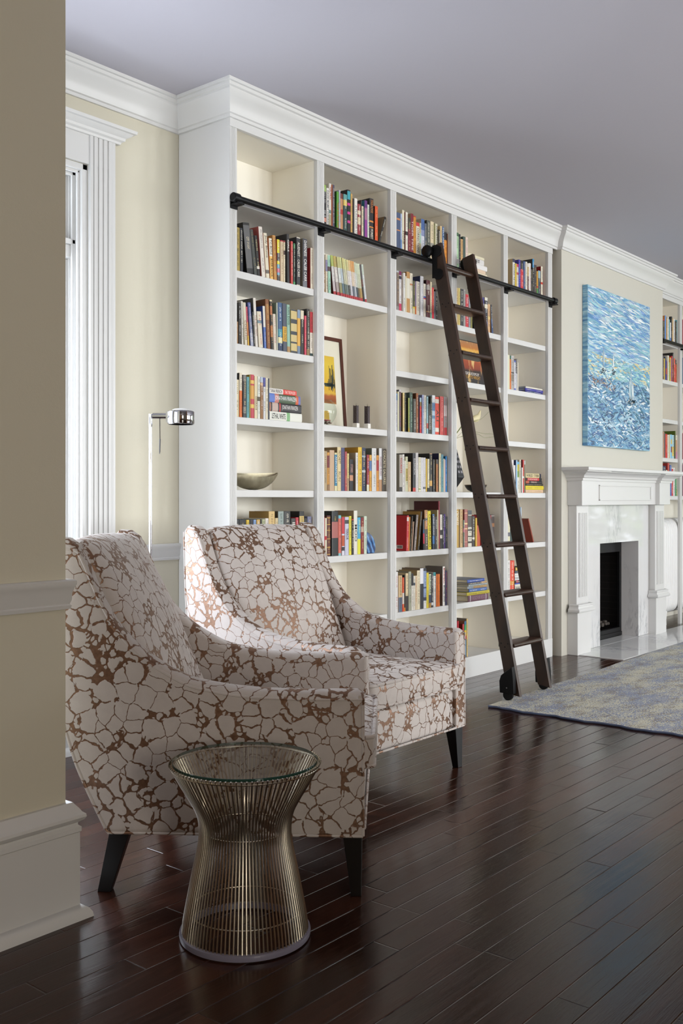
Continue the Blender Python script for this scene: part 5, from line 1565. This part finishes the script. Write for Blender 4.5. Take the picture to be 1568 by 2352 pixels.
row('E', 1140, LV[2], p, 'books on the sixth shelf of the fireplace-end bay', [
 (282, 332, 480, 0, '#d6d2b4', 'cream book behind the ladder', {'b': [(.58, .72, '#6a6a74')], 's': '#7a2a2c', 'n': 1}),
 (338, 430, 700, 0, '#1f3a36', 'dark green book behind the ladder', {'n': 1}),
 (590, 612, 260, -10, '#a8c0d8', 'thin pale blue book edge past the ladder', {'n': 1}),
])
p = 'seventh shelf, fireplace-end bay'
g = 'books on the seventh shelf of the fireplace-end bay'
row('E', 1260, LV[1], p, g, [
 (262, 333, 285, 0, '#d6d4d0', 'white book with blue tick', {}),
 (336, 434, 290, 0, '#d5442a', 'orange red hardback', {'b': [(.58, .70, '#cf8a34')]}),
])
flat('E', LV[1], p, g, [
 (437, 800, .0265, '#d4d0cc', 'white book with red print', {'ink': '#c05a5c'}),
 (440, 790, .0465, '#d0cbbb', 'thick cream book', {'s': '#241c1a'}),
 (440, 760, .0085, '#3a55b0', 'thin blue book', {'n': 1}),
 (440, 770, .019, '#2e2c2e', 'black book with red emblem', {'b': [(.1, .25, '#a83038')]}),
 (440, 750, .033, '#cfd0d0', 'white book in orange cover', {'s': '#b5782c'}),
 (437, 745, .016, '#d8d4d0', 'narrow white book', {'n': 1}),
 (443, 740, .0185, '#3a4858', 'navy grey book', {}),
 (448, 735, .0215, '#2c2a2a', 'black book with yellow label', {'b': [(.02, .25, '#d0b04a')], 's': '#241f1e'}),
])
# far bookcase beyond the fireplace
random.seed(9)
g = 'books in the bookcase beyond the fireplace'
row('F', 640, LF[4], 'top shelf, far bookcase', g, [
 (255, 283, 920, 0, '#d8d4a8', 'pale yellow book', {}),
 (286, 330, 850, 0, '#3a382c', 'black book with red head', {'b': [(0, .05, '#b03a30')]}),
 (333, 357, 770, 0, '#5f8cc8', 'sky blue book in orange cover', {'s': '#c07a34', 'n': 1}),
 (366, 390, 830, 0, '#c0a070', 'tan book', {}),
 (392, 417, 795, 0, '#d4d2cc', 'white and tan book', {}),
 (422, 440, 850, 0, '#5f9aa0', 'teal book', {'n': 1}),
 (442, 462, 915, 0, '#d8d8dc', 'white book with blue foot', {'b': [(.75, 1, '#5a7ac0')]}),
 (466, 487, 790, 0, '#2c2a28', 'tall black book', {}),
 (489, 510, 825, 0, '#c8a878', 'beige book', {'n': 1}),
 (516, 540, 840, 0, '#dcdad8', 'white hardback', {}),
 (546, 580, 890, 0, '#37302e', 'dark brown book', {}),
 (582, 600, 865, 0, '#4fa0b4', 'turquoise book', {'n': 1}),
 (602, 614, 905, 0, '#8fb8c0', 'narrow pale teal book', {'b': [(.5, 1, '#5a4a70')], 'n': 1}),
 (694, 760, 860, 0, '#8a2a34', 'maroon book past the far divider', {}),
], D=.14)
row('F', 640, LF[3], 'second shelf, far bookcase', g, [
 (258, 290, 1640, 0, '#d0b03c', 'yellow book', {}),
 (292, 312, 1600, 0, '#33283c', 'plum black book', {}),
 (315, 333, 1660, 0, '#c8a834', 'mustard book', {'n': 1}),
 (336, 352, 1620, 0, '#2f3a50', 'navy book', {'n': 1}),
 (354, 372, 1700, 0, '#3a3c94', 'ultramarine book', {'b': [(.4, .7, '#b8484a')], 'n': 1}),
 (375, 390, 1720, 0, '#7a3a1c', 'rust book', {'n': 1}),
 (393, 420, 1600, 0, '#d8d4c4', 'tall cream book with red dot', {}),
 (422, 438, 1740, 0, '#7f9a40', 'leaf green book', {'n': 1}),
 (440, 460, 1640, 0, '#d8a02e', 'golden book', {}),
 (462, 474, 1660, 0, '#4a5a90', 'thin blue book', {'n': 1}),
 (478, 494, 1610, 0, '#b82c34', 'scarlet book', {}),
 (496, 514, 1540, 0, '#262424', 'tall black book', {}),
 (520, 545, 1660, 0, '#c8503a', 'brick red book', {}),
 (552, 576, 1690, 0, '#c04434', 'red and grey book', {'b': [(0, .2, '#4a4a4e')]}),
 (578, 604, 1760, 0, '#7a6c40', 'short khaki book', {}),
 (694, 760, 1650, 0, '#4a5a70', 'slate book past the far divider', {}),
], D=.14)
row('G', 900, LF[1], 'fourth shelf, far bookcase', g, [
 (245, 270, 810, 0, '#b8b4cc', 'pale lilac book', {}),
 (273, 298, 770, 0, '#a8806a', 'brown pink book', {}),
 (301, 317, 790, 0, '#3a3a3c', 'charcoal book', {'n': 1}),
 (320, 362, 815, 0, '#c0302e', 'bright red hardback', {}),
 (365, 386, 830, 0, '#d8d8d0', 'white book', {}),
 (389, 404, 825, 0, '#b8a878', 'straw book', {'n': 1}),
 (406, 424, 825, 0, '#9cc4d4', 'pale blue book', {'n': 1}),
 (427, 446, 825, 0, '#7ab0d0', 'blue book with yellow band', {'b': [(.2, .4, '#d0a83a'), (.5, .75, '#7a2c30')], 'n': 1}),
 (450, 488, 835, 0, '#a8c8cc', 'aqua and yellow book', {'b': [(.5, .9, '#cfb860')]}),
 (490, 505, 835, 0, '#2a2828', 'narrow black book', {'n': 1}),
 (507, 517, 755, 0, '#5a6a20', 'tall moss green book', {'s': '#54661c', 'n': 1}),
 (520, 547, 840, 0, '#c89878', 'orange and pink speckled book', {'b': [(0, .2, '#d8d4c0'), (.7, 1, '#c07a9a')]}),
 (646, 700, 800, 0, '#7a2a34', 'wine book past the far divider', {}),
], D=.14)
row('G', 900, LF[0], 'lowest shelf, far bookcase', g, [
 (262, 330, 1430, 0, '#23284a', 'dark navy book', {}),
 (334, 360, 1510, 0, '#d0ccb8', 'short cream book', {'n': 1}),
 (366, 396, 1374, 0, '#b03a34', 'tall brick red book', {'s': '#a03530'}),
 (404, 418, 1410, 0, '#2f3a80', 'blue book', {}),
 (420, 438, 1420, 0, '#4a68a8', 'mid blue book', {}),
 (442, 470, 1465, 0, '#c0383c', 'red book with white tag', {'b': [(0, .04, '#d8d0cc')]}),
 (473, 503, 1465, 0, '#d8d4d0', 'white book', {}),
 (510, 536, 1680, 0, '#3f8a5c', 'green book', {}),
 (540, 556, 1700, 12, '#d0b468', 'thin straw book leaning', {'n': 1}),
 (648, 700, 1400, 0, '#6a3a4c', 'mauve book past the far divider', {}),
], D=.14)

# ------------------------------------------------------------------ face-out books
def cover_book(label, loc, w, h, th, rz, lean, spine, cover, grp):
    """A book turned to show its front cover: x along the cover from the spine, z up."""
    b = MB()
    b.box(0, w, 0, .002, 0, h).box(0, w, th - .002, th, 0, h).box(0, .002, .002, th - .002, 0, h)
    o = b.build('book', [bmat(spine), cover], bevel=.0006)
    o.data.materials[0] = bmat(spine)
    MB().box(.0025, w - .003, .0024, th - .0024, .003, h - .003).build('page_block', PAGES, o)
    o.matrix_world = Matrix.Translation(loc) @ Matrix.Rotation(rz, 4, 'Z') @ Matrix.Rotation(lean, 4, 'X')
    return tag(o, label, 'book', grp)


a, b_ = at(1030 + 205 / 10.453, HY, Y=YS + .06), at(1030 + 795 / 10.453, HY, Y=YS + .06)
ztop = at(1045, 770 + 95 / 10.453, Y=YS + .09).z
wb, hb = .335, ztop - LV[5] + .004
ob = cover_book('large black picture book standing face-out with a glowing interior on its cover', (a.x, YS + .055, LV[5] + .004), wb, hb, .022, 0, -.10, '#1f1a18', bmat('#4a3024'), 'picture books on the shelves')
FLW = NT('cover_picture')
_o = FLW.obj()
_s = FLW.n('SeparateXYZ', {0: _o})
_z = FLW.m2('DIVIDE', _s.outputs[2], hb)
_w = FLW.noise(FLW.scale(_o, (22, 22, 9)), 1.0, 4, .6, dist=.6)
_zz = FLW.m2('ADD', _z, FLW.m2('MULTIPLY', FLW.m2('SUBTRACT', _w, .5), .10))
FLW.put(Base_Color=FLW.mix(FLW.step(_w, .56, .68), FLW.ramp(_zz, [(.05, '#2c2a2a'), (.30, '#3a2c28'), (.36, '#8a3f28'), (.52, '#a04a2c'), (.62, '#c98a4a'), (.70, '#6a3a26'), (.78, '#e0b050'), (.84, '#b8753a'), (.97, '#a87a52')]), lin('#d9b878')), Roughness=.3)
pic = MB().box(.008, wb - .004, -.0006, -.0001, .004, hb - .006).build('cover_picture', FLW.m, ob)
TITLES.append(('50 FAVORITE ROOMS BY', ob, '#e6e0d8', (.155, -.0010, hb * .235), .235, .020, False))
TITLES.append(('FRANK LLOYD WRIGHT', ob, '#c9973a', (.165, -.0010, hb * .155), .235, .022, False))

a = at(1140 + 548 / 10.453, HY, Y=YSP)
zt = at(1195, 800 + 345 / 10.453, Y=YSP).z
hb = zt - LV[5]
o2 = cover_book('grey green spined book turned outward, showing a sky blue cover flecked white', (a.x + .032, YSP + .030, LV[5] + .0005), .152, hb, .030, radians(38), 0, '#5c6660', bmat('#5c6660'), 'picture books on the shelves')
BLC = NT('blue_flecked_cover')
_v = BLC.n('TexVoronoi', {'Vector': BLC.obj(), 'Scale': 62.0}).outputs['Distance']
_b = BLC.noise(BLC.obj(), 8, 3)
BLC.put(Base_Color=BLC.mix(BLC.m2('SUBTRACT', 1.0, BLC.step(_v, .10, .16)), BLC.ramp(_b, [(.3, '#1f5a96'), (.7, '#4684b8')]), lin('#c8dce8')), Roughness=.35)
MB().box(.004, .150, -.0006, -.0001, .003, hb - .003).build('cover_picture', BLC.m, o2)

# leaning red-brown book on the sixth shelf of the last bay
a = at(1140 + 868 / 10.453, HY, Y=YSP + .02)
o3 = cover_book('brick red framed picture book leaning by the ladder, sixth shelf, fireplace-end bay', (a.x - .012, YSP + .01, LV[2] + .001), .15, .185, .012, radians(62), 0, '#8f3d26', bmat('#8f3d26'), 'picture books on the shelves')
o3.matrix_world = Matrix.Translation((a.x, YSP + .004, LV[2] + .001)) @ Matrix.Rotation(radians(-24), 4, 'Y') @ Matrix.Translation((-.012, 0, 0)) @ Matrix.Rotation(radians(90), 4, 'Z') @ Matrix.Translation((0, -.0005, 0))
o3.location.z += LV[2] + .0006 - min((o3.matrix_world @ Vector(c)).z for c in o3.bound_box)

# ------------------------------------------------------------------ ornaments on the shelves
def ornament_bowl():
    """Boat-shaped pewter bowl with pointed ends."""
    L, n, m = .205, 24, 10
    outer, inner = [], []
    for i in range(n + 1):
        s = -1 + 2 * i / n
        wdt = .072 * max(0.0, 1 - abs(s) ** 1.8)
        top = .088 + .006 * s * abs(s) - .022 * (1 - s * s) ** 1.5 * 0
        keel = .086 * abs(s) ** 2.2
        for k in range(m + 1):
            a = pi * k / m
            y, q = -cos(a) * wdt, sin(a)
            dip = .020 * (1 - s * s) * (1 if k == 0 else 0)
            z = keel + (top - keel) * (1 - q ** .8) - dip
            outer.append((s * L, y, max(z, keel)))
            inner.append((s * L * .97, y * .93, max(z, keel + .004 * (1 - abs(s))) + (.004 if 0 < k < m else 0)))
    b = MB()
    W_ = m + 1
    quads = [(i * W_ + k, i * W_ + k + 1, (i + 1) * W_ + k + 1, (i + 1) * W_ + k) for i in range(n) for k in range(m)]
    K = len(outer)
    b.add(outer + inner, quads + [tuple(q + K for q in f[::-1]) for f in quads] + [(i * W_ + e, (i + 1) * W_ + e, (i + 1) * W_ + e + K, i * W_ + e + K) for i in range(n) for e in (0, m)])
    return b


pew = NT('pewter')
_q = pew.noise(pew.obj(), 30, 3)
pew.put(Base_Color=pew.ramp(_q, [(.3, '#8f8770'), (.7, '#b0a88f')]), Metallic=.75, Roughness=.38, Normal=pew.bump(_q, .2, .004))
c = at(599, HY, Y=3.64)
o = ornament_bowl().build('bowl', pew.m, smooth='angle', loc=(c.x - .055, 3.645, LV[3] + .001))
o.rotation_euler = (0, 0, radians(4))
tag(o, 'boat-shaped pewter bowl alone on the fifth shelf of the window-end bay', 'bowl')

# framed print leaning in the tall compartment, fishbowl and two candles
fx1 = at(720 + 545 / 8.253, HY, Y=3.78).x
fw, fh = .42, at(778, 740 + 330 / 8.253, Y=3.80).z - LV[4]
fr = thing('framed_print', 'dark red framed yellow print leaning at the back of the tall compartment', 'picture', (fx1, 3.742, LV[4] + .003))
fr.rotation_euler = (-.075, 0, 0)
FWD = mat('mahogany_frame', '#4f2318', .35)
b = MB()
for x0, x1, z0, z1 in ((-.022, 0, 0, fh), (-fw, -fw + .022, 0, fh), (-fw + .022, -.022, 0, .022), (-fw + .022, -.022, fh - .022, fh)):
    b.box(x0, x1, 0, .022, z0, z1)
b.build('frame', FWD, fr, bevel=.002)
MB().box(-fw + .02, -.02, .008, .016, .02, fh - .02).build('mat_board', mat('cream_mat', '#dcd9c8', .6), fr)
ART = NT('yellow_print')
_o = ART.obj()
_z = ART.n('SeparateXYZ', {0: _o}).outputs[2]
_w = ART.noise(ART.scale(_o, (18, 18, 6)), 1.0, 4, .6)
_zz = ART.m2('ADD', ART.m2('DIVIDE', _z, fh), ART.m2('MULTIPLY', ART.m2('SUBTRACT', _w, .5), .05))
ART.put(Base_Color=ART.ramp(_zz, [(.22, '#c9a24a'), (.30, '#8a4a22'), (.36, '#a85a28'), (.385, '#d0a83a'), (.43, '#d5a82a'), (.7, '#d8bc3c'), (.9, '#d0a22e')]), Roughness=.4)
pr = MB().box(-fw + .085, -.078, .0074, .0079, .15, fh - .115).build('print', ART.m, fr)
b = MB()
random.seed(5)
for i in range(34):
    x, z = -.115 + max(-.034, min(.030, random.gauss(0, .02))), .262 + random.gauss(0, .010)
    hh = random.uniform(.01, .09) * (1.2 if i % 3 else .6)
    b.box(x, x + random.uniform(.0015, .004), .0068, .0073, z - random.random() * .03, z + hh)
for i in range(20):
    x = -.115 + max(-.05, min(.015, random.gauss(-.01, .03)))
    b.box(x - .018, x + .018, .0068, .0073, .248 + random.random() * .02, .253 + random.random() * .02)
b.build('brush_marks', mat('ink_green', '#2f3f38', .5), pr)
MB().box(-fw + .10, -.15, .0074, .0079, .055, .105).build('print', ART.m, fr)

c = at(744, HY, Y=3.62)
fbw = thing('glass_fishbowl', 'clear round glass bowl before the leaning yellow print', 'bowl', (c.x - .012, 3.625, LV[4] + .001))
R_ = .082
prof = [(R_ * sin(a), R_ * .98 - R_ * cos(a)) for a in [.001] + [.45 + (2.45 - .45) * k / 16 for k in range(17)]]
prof[0] = (0.0, prof[1][1])
MB().lathe(prof, 40).build('bowl_wall', GLASS, fbw, smooth='angle')
MB().tube([(R_ * sin(2.45) * cos(2 * pi * k / 40), R_ * sin(2.45) * sin(2 * pi * k / 40), R_ * .98 - R_ * cos(2.45)) for k in range(40)], .0016, 6, closed=True).build('rim', GLASS, fbw, smooth='angle')
random.seed(8)
b = MB()
for i in range(60):
    a, r = random.random() * 6.28, random.random() ** .5 * .052
    b.rbox((r * cos(a), r * sin(a), .014 + random.random() * .012), (.012, .010, .007), .003, 2)
tag(b.build('pebbles', mat('bowl_pebbles', '#8a7468', .5), fbw, smooth=True), None, None, kind='stuff')
MB().rbox((.012, 0, .034), (.07, .05, .007), .003, 2).build('red_stone', mat('red_stone', '#8f2a34', .3), fbw, smooth=True)

CW = NT('charcoal_wax')
CW.put(Base_Color=CW.ramp(CW.noise(CW.obj(), 180, 2), [(.35, '#2c2427'), (.65, '#54484c')]), Roughness=.5)
for cx_, lab in ((801, 'charcoal square candle on white cube holder, beside the glass bowl'), (1013, 'charcoal square candle on white cube holder, farther from the glass bowl')):
    c = at(720 + cx_ / 8.253, HY, Y=3.60)
    y = 3.60 if cx_ < 900 else 3.575
    c = at(720 + cx_ / 8.253, HY, Y=y)
    t = thing('candle', lab, 'candle', (c.x, y, LV[4] + .001), radians(8), 'charcoal candles in the tall compartment')
    MB().box(-.0155, .0155, -.0155, .0155, 0, .031).build('holder', mat('white_ceramic', '#e6e4de', .3), t, bevel=.001)
    b = MB()
    hw, zc = .0115, .1325
    b.box(-hw, hw, -hw, hw, .0305, zc - .004)
    k = [(-hw, -hw), (0, -hw), (hw, -hw), (hw, 0), (hw, hw), (0, hw), (-hw, hw), (-hw, 0)]
    b.add([(x, y_, zc - .0041) for x, y_ in k] + [(x, y_, zc + (.002 if i % 2 == 0 else -.0035)) for i, (x, y_) in enumerate(k)] + [(0, 0, zc - .003)],
          [(i, (i + 1) % 8, 8 + (i + 1) % 8, 8 + i) for i in range(8)] + [(8 + i, 8 + (i + 1) % 8, 16) for i in range(8)])
    b.build('wax', CW.m, t)
    MB().tube([(0, 0, zc - .004), (.0005, 0, zc + .004), (.002, 0, zc + .009), (.005, 0, zc + .014)], .0008, 6).build('wick', mat('wick', '#1a1614', .9), t)

# blue agate bookend
AG = NT('blue_agate')
_w = AG.n('TexWave', {'Vector': AG.n('Mapping', {'Vector': AG.obj(), 'Rotation': (0, .5, 0)}).outputs[0], 'Scale': 9.0, 'Distortion': 5.0, 'Detail': 3.0, 'Detail Scale': 1.2}).outputs[1]
AG.put(Base_Color=AG.ramp(_w, [(.1, '#142c58'), (.5, '#24508c'), (.85, '#3a6ca6'), (1, '#6f9cc8')]), Roughness=.15)
a0, a1 = at(720 + 1016 / 8.253, HY, Y=YSP + .01).x, at(720 + 1180 / 8.253, HY, Y=YSP + .01).x
ww, hh = a1 - a0, at(845, 1150 + 600 / 8.253, Y=YSP).z - LV[2]
out = [(0, 0), (ww * .88, 0), (ww * .97, hh * .12), (ww, hh * .25), (ww * .95, hh * .45), (ww * .84, hh * .64), (ww * .62, hh * .80), (ww * .40, hh * .90), (ww * .16, hh * .985), (0, hh)]
o = MB().prism(out, 0, .06, 'y').build('agate_bookend', AG.m, bevel=.004, seg=3, loc=(a0 + .001, YSP + .012, LV[2] + .001))
tag(o, 'polished blue agate bookend at the end of the fifth shelf of the second bay', 'bookend')

# tall compartment of the fourth bay: dark vase, calla stem, bowl
vx = at(1034, HY, Y=3.66)
vs_ = thing('vase', 'dark faceted vase half hidden behind the stile left of the ladder', 'vase', (vx.x + .012, 3.66, LV[3] + .001), radians(20))
vs_['label'] = 'dark faceted vase with pale window marks, half hidden by the fluted stile near the ladder'
VB = mat('black_ceramic', '#232428', .35)
b = MB().lathe([(.030, 0), (.031, .022), (.086, .098), (.086, .101), (.020, .345), (.014, .345)], 8)
b.build('body', VB, vs_)
b = MB()
for f in range(8):
    am = 2 * pi * (f + .5) / 8
    dr, tr = Vector((cos(am), sin(am), 0)), Vector((-sin(am), cos(am), 0))
    ap = cos(pi / 8)
    for r_ in range(5):
        z0 = .125 + r_ * .034
        z1 = z0 + .016
        for s in (-.5, .5):
            q = []
            for z, e in ((z0, -1), (z0, 1), (z1, 1), (z1, -1)):
                rad_ = .086 - (z - .101) * (.086 - .020) / .244
                hw = rad_ * sin(pi / 8) * .30
                pnt = dr * (rad_ * ap + .0006) + tr * (s * rad_ * sin(pi / 8) * 1.0 + e * hw)
                q.append((pnt.x, pnt.y, z))
            b.add(q, [(0, 1, 2, 3)])
b.build('window_mark', mat('pale_glaze', '#8c8a90', .4), vs_, recalc=False)
P3 = lambda x, y, Y: at(x, y, Y=Y)
fl = thing('calla_lily', 'cream calla lily on curving green stems rising from the dark vase', 'flower', (vx.x + .012, 3.66, LV[3] + .345))
base = Vector(fl.location)
GRN = mat('stem_green', '#6f7a3a', .5)
def stem(pts, r, name='stem', m=GRN):
    q = cat_rom([tuple(Vector(p_) - base) for p_ in pts], 6)
    return MB().tube(q, r, 8).build(name, m, fl, smooth='angle')
top = base
stem([top + Vector((0, 0, .001)), P3(1052, 990, 3.64), P3(1066, 972, 3.62), P3(1083, 965, 3.61)], .0035)
for pts in ([(1050, 1003), (1083, 971), (1105, 962), (1122, 946)], [(1050, 1006), (1088, 993), (1110, 996), (1132, 997)], [(1052, 1005), (1092, 996), (1112, 1005), (1134, 1003)]):
    stem([top + Vector((0, 0, .001))] + [P3(x, y, 3.64 - .085 * min(1, (x - 1050) / 70)) for x, y in pts], .0009, 'grass_blade')
f0, f1 = P3(1081, 965, 3.61) - base, P3(1103, 943, 3.60) - base
b = MB()
n_, m_ = 12, 16
ax = (P3(1097, 962, 3.605) - base)
path = cat_rom([tuple(f0), tuple((f0 + ax) / 2 + Vector((0, 0, .004))), tuple(ax + Vector((0, 0, .012))), tuple(f1)], 4)
vsx = []
N_ = len(path) - 1
for i, q in enumerate(path):
    s = i / N_
    r = .004 + .021 * sin(pi * min(1, s * 1.15) ** 1.1 * .93) * (1 if s < .85 else max(.05, (1 - s) / .15))
    d = (Vector(path[min(i + 1, N_)]) - Vector(path[max(i - 1, 0)])).normalized()
    u = d.cross(Vector((0, 1, 0))).normalized()
    v_ = Vector((0, 1, 0))
    for k in range(m_):
        a = 2 * pi * k / m_
        open_ = 1.0 if s < .45 else 1.0
        vsx.append(tuple(Vector(q) + u * (r * cos(a)) + v_ * (r * .75 * sin(a))))
b.add(vsx, [(i * m_ + k, i * m_ + (k + 1) % m_, (i + 1) * m_ + (k + 1) % m_, (i + 1) * m_ + k) for i in range(N_) for k in range(m_)])
b.build('spathe', mat('calla_cream', '#dcd2a8', .5), fl, smooth=True)

c = at(1092, HY, Y=3.62)
t = thing('ornamental_bowl', 'shallow dark bronze bowl on the third shelf level behind the ladder', 'bowl', (c.x, 3.62, LV[3] + .001))
t['label'] = 'shallow dark bronze bowl behind the ladder, on the tall compartment floor beside the vase'
MB().lathe([(.022, 0), (.03, .003), (.055, .016), (.070, .034), (.076, .048), (.073, .048), (.066, .034), (.05, .019), (.0, .010)], 28).build('bowl_body', mat('dark_bronze', '#2a2b2a', .35, .5), t, smooth='angle')
MB().lathe([(.073, .0482), (.0765, .0482), (.0765, .051), (.073, .051), (.073, .0482)], 28).build('rim', mat('bronze_rim', '#7d6444', .4, .6), t, smooth='angle')

# ------------------------------------------------------------------ lettering set as real type
fonts = []
for tx, par, col, ctr, ln, ht, turned in TITLES:
    cu = bpy.data.curves.new('title', 'FONT')
    cu.body = tx
    cu.size = 1.0
    cu.align_x, cu.align_y = 'CENTER', 'CENTER'
    cu.resolution_u = 2
    if lum(col) < .15 or len(tx) < 8:
        cu.offset = .012
    fo = bpy.data.objects.new('title', cu)
    COL.objects.link(fo)
    fonts.append(fo)
bpy.context.view_layer.update()
dg = bpy.context.evaluated_depsgraph_get()
for fo, (tx, par, col, ctr, ln, ht, turned) in zip(fonts, TITLES):
    me = bpy.data.meshes.new_from_object(fo.evaluated_get(dg))
    me.materials.clear()
    me.materials.append(bmat(col))
    xs = [v.co.x for v in me.vertices]
    ys = [v.co.y for v in me.vertices]
    sx, sy = ln / (max(xs) - min(xs)), ht / (max(ys) - min(ys))
    sx, sy = min(sx, sy * 1.5), min(sy, sx * 2.6)
    mx, my = (max(xs) + min(xs)) / 2, (max(ys) + min(ys)) / 2
    for v in me.vertices:
        u, w = (v.co.x - mx) * sx, (v.co.y - my) * sy
        v.co = (ctr[0] + w, ctr[1], ctr[2] - u) if turned else (ctr[0] + u, ctr[1], ctr[2] + w)
    o = bpy.data.objects.new('title', me)
    COL.objects.link(o)
    o.parent = par
for fo in fonts:
    cu = fo.data
    bpy.data.objects.remove(fo)
    bpy.data.curves.remove(cu)

# barcode panel on the red book's cover
for o in [x for x in bpy.data.objects if x.get('label', '').startswith('red book with barcode')]:
    b = MB().box(-.0006, -.0002, .030, .075, .012, .033)
    q = b.build('barcode_panel', bmat('#d8d4d0'), o)
    b = MB()
    random.seed(2)
    y = .034
    while y < .071:
        w = random.uniform(.0006, .0018)
        b.box(-.0009, -.0006, y, y + w, .015, .030)
        y += w + random.uniform(.0006, .0014)
    b.build('barcode', bmat('#3a2a2a'), q)

# the smallest of the many books, past the three hundred that show largest, are one object
def shown(o):
    q = [o.matrix_world @ Vector(c) for c in o.bound_box]
    px = [(CX + FPX * (p.x * ST - p.y * CT) / (p.x * CT + p.y * ST), (p.z - EYE) / (p.x * CT + p.y * ST)) for p in q]
    sx = max(p[0] for p in px) - min(p[0] for p in px)
    w = min(o.dimensions.x, o.dimensions.z) / (q[0].x * CT + q[0].y * ST) * FPX
    k = .35 if 'behind the ladder' in o['label'] or 'beside the stile' in o['label'] else 1
    return k * min(sx, max(w, .5)) * (max(p[1] for p in px) - min(p[1] for p in px)) * FPX


bpy.context.view_layer.update()
books = sorted([o for o in bpy.data.objects if o.get('category') == 'book'], key=shown, reverse=True)
big = MB()
mats, mi = [], {}
gone = books[300:]
for o in gone:
    for q in [o] + list(o.children_recursive):
        M = q.matrix_world
        base = len(big.v)
        big.v += [tuple(M @ v.co) for v in q.data.vertices]
        for f in q.data.polygons:
            big.f.append(tuple(base + i for i in f.vertices))
            m = q.data.materials[f.material_index]
            if m.name not in mi:
                mi[m.name] = len(mats)
                mats.append(m)
            big.mi.append(mi[m.name])
for o in gone:
    for q in list(o.children_recursive) + [o]:
        bpy.data.objects.remove(q)
o = big.build('small_books', mats, recalc=False)
tag(o, 'thinnest and farthest books standing among the others, most in the bookcase beyond the fireplace', 'books', kind='stuff')
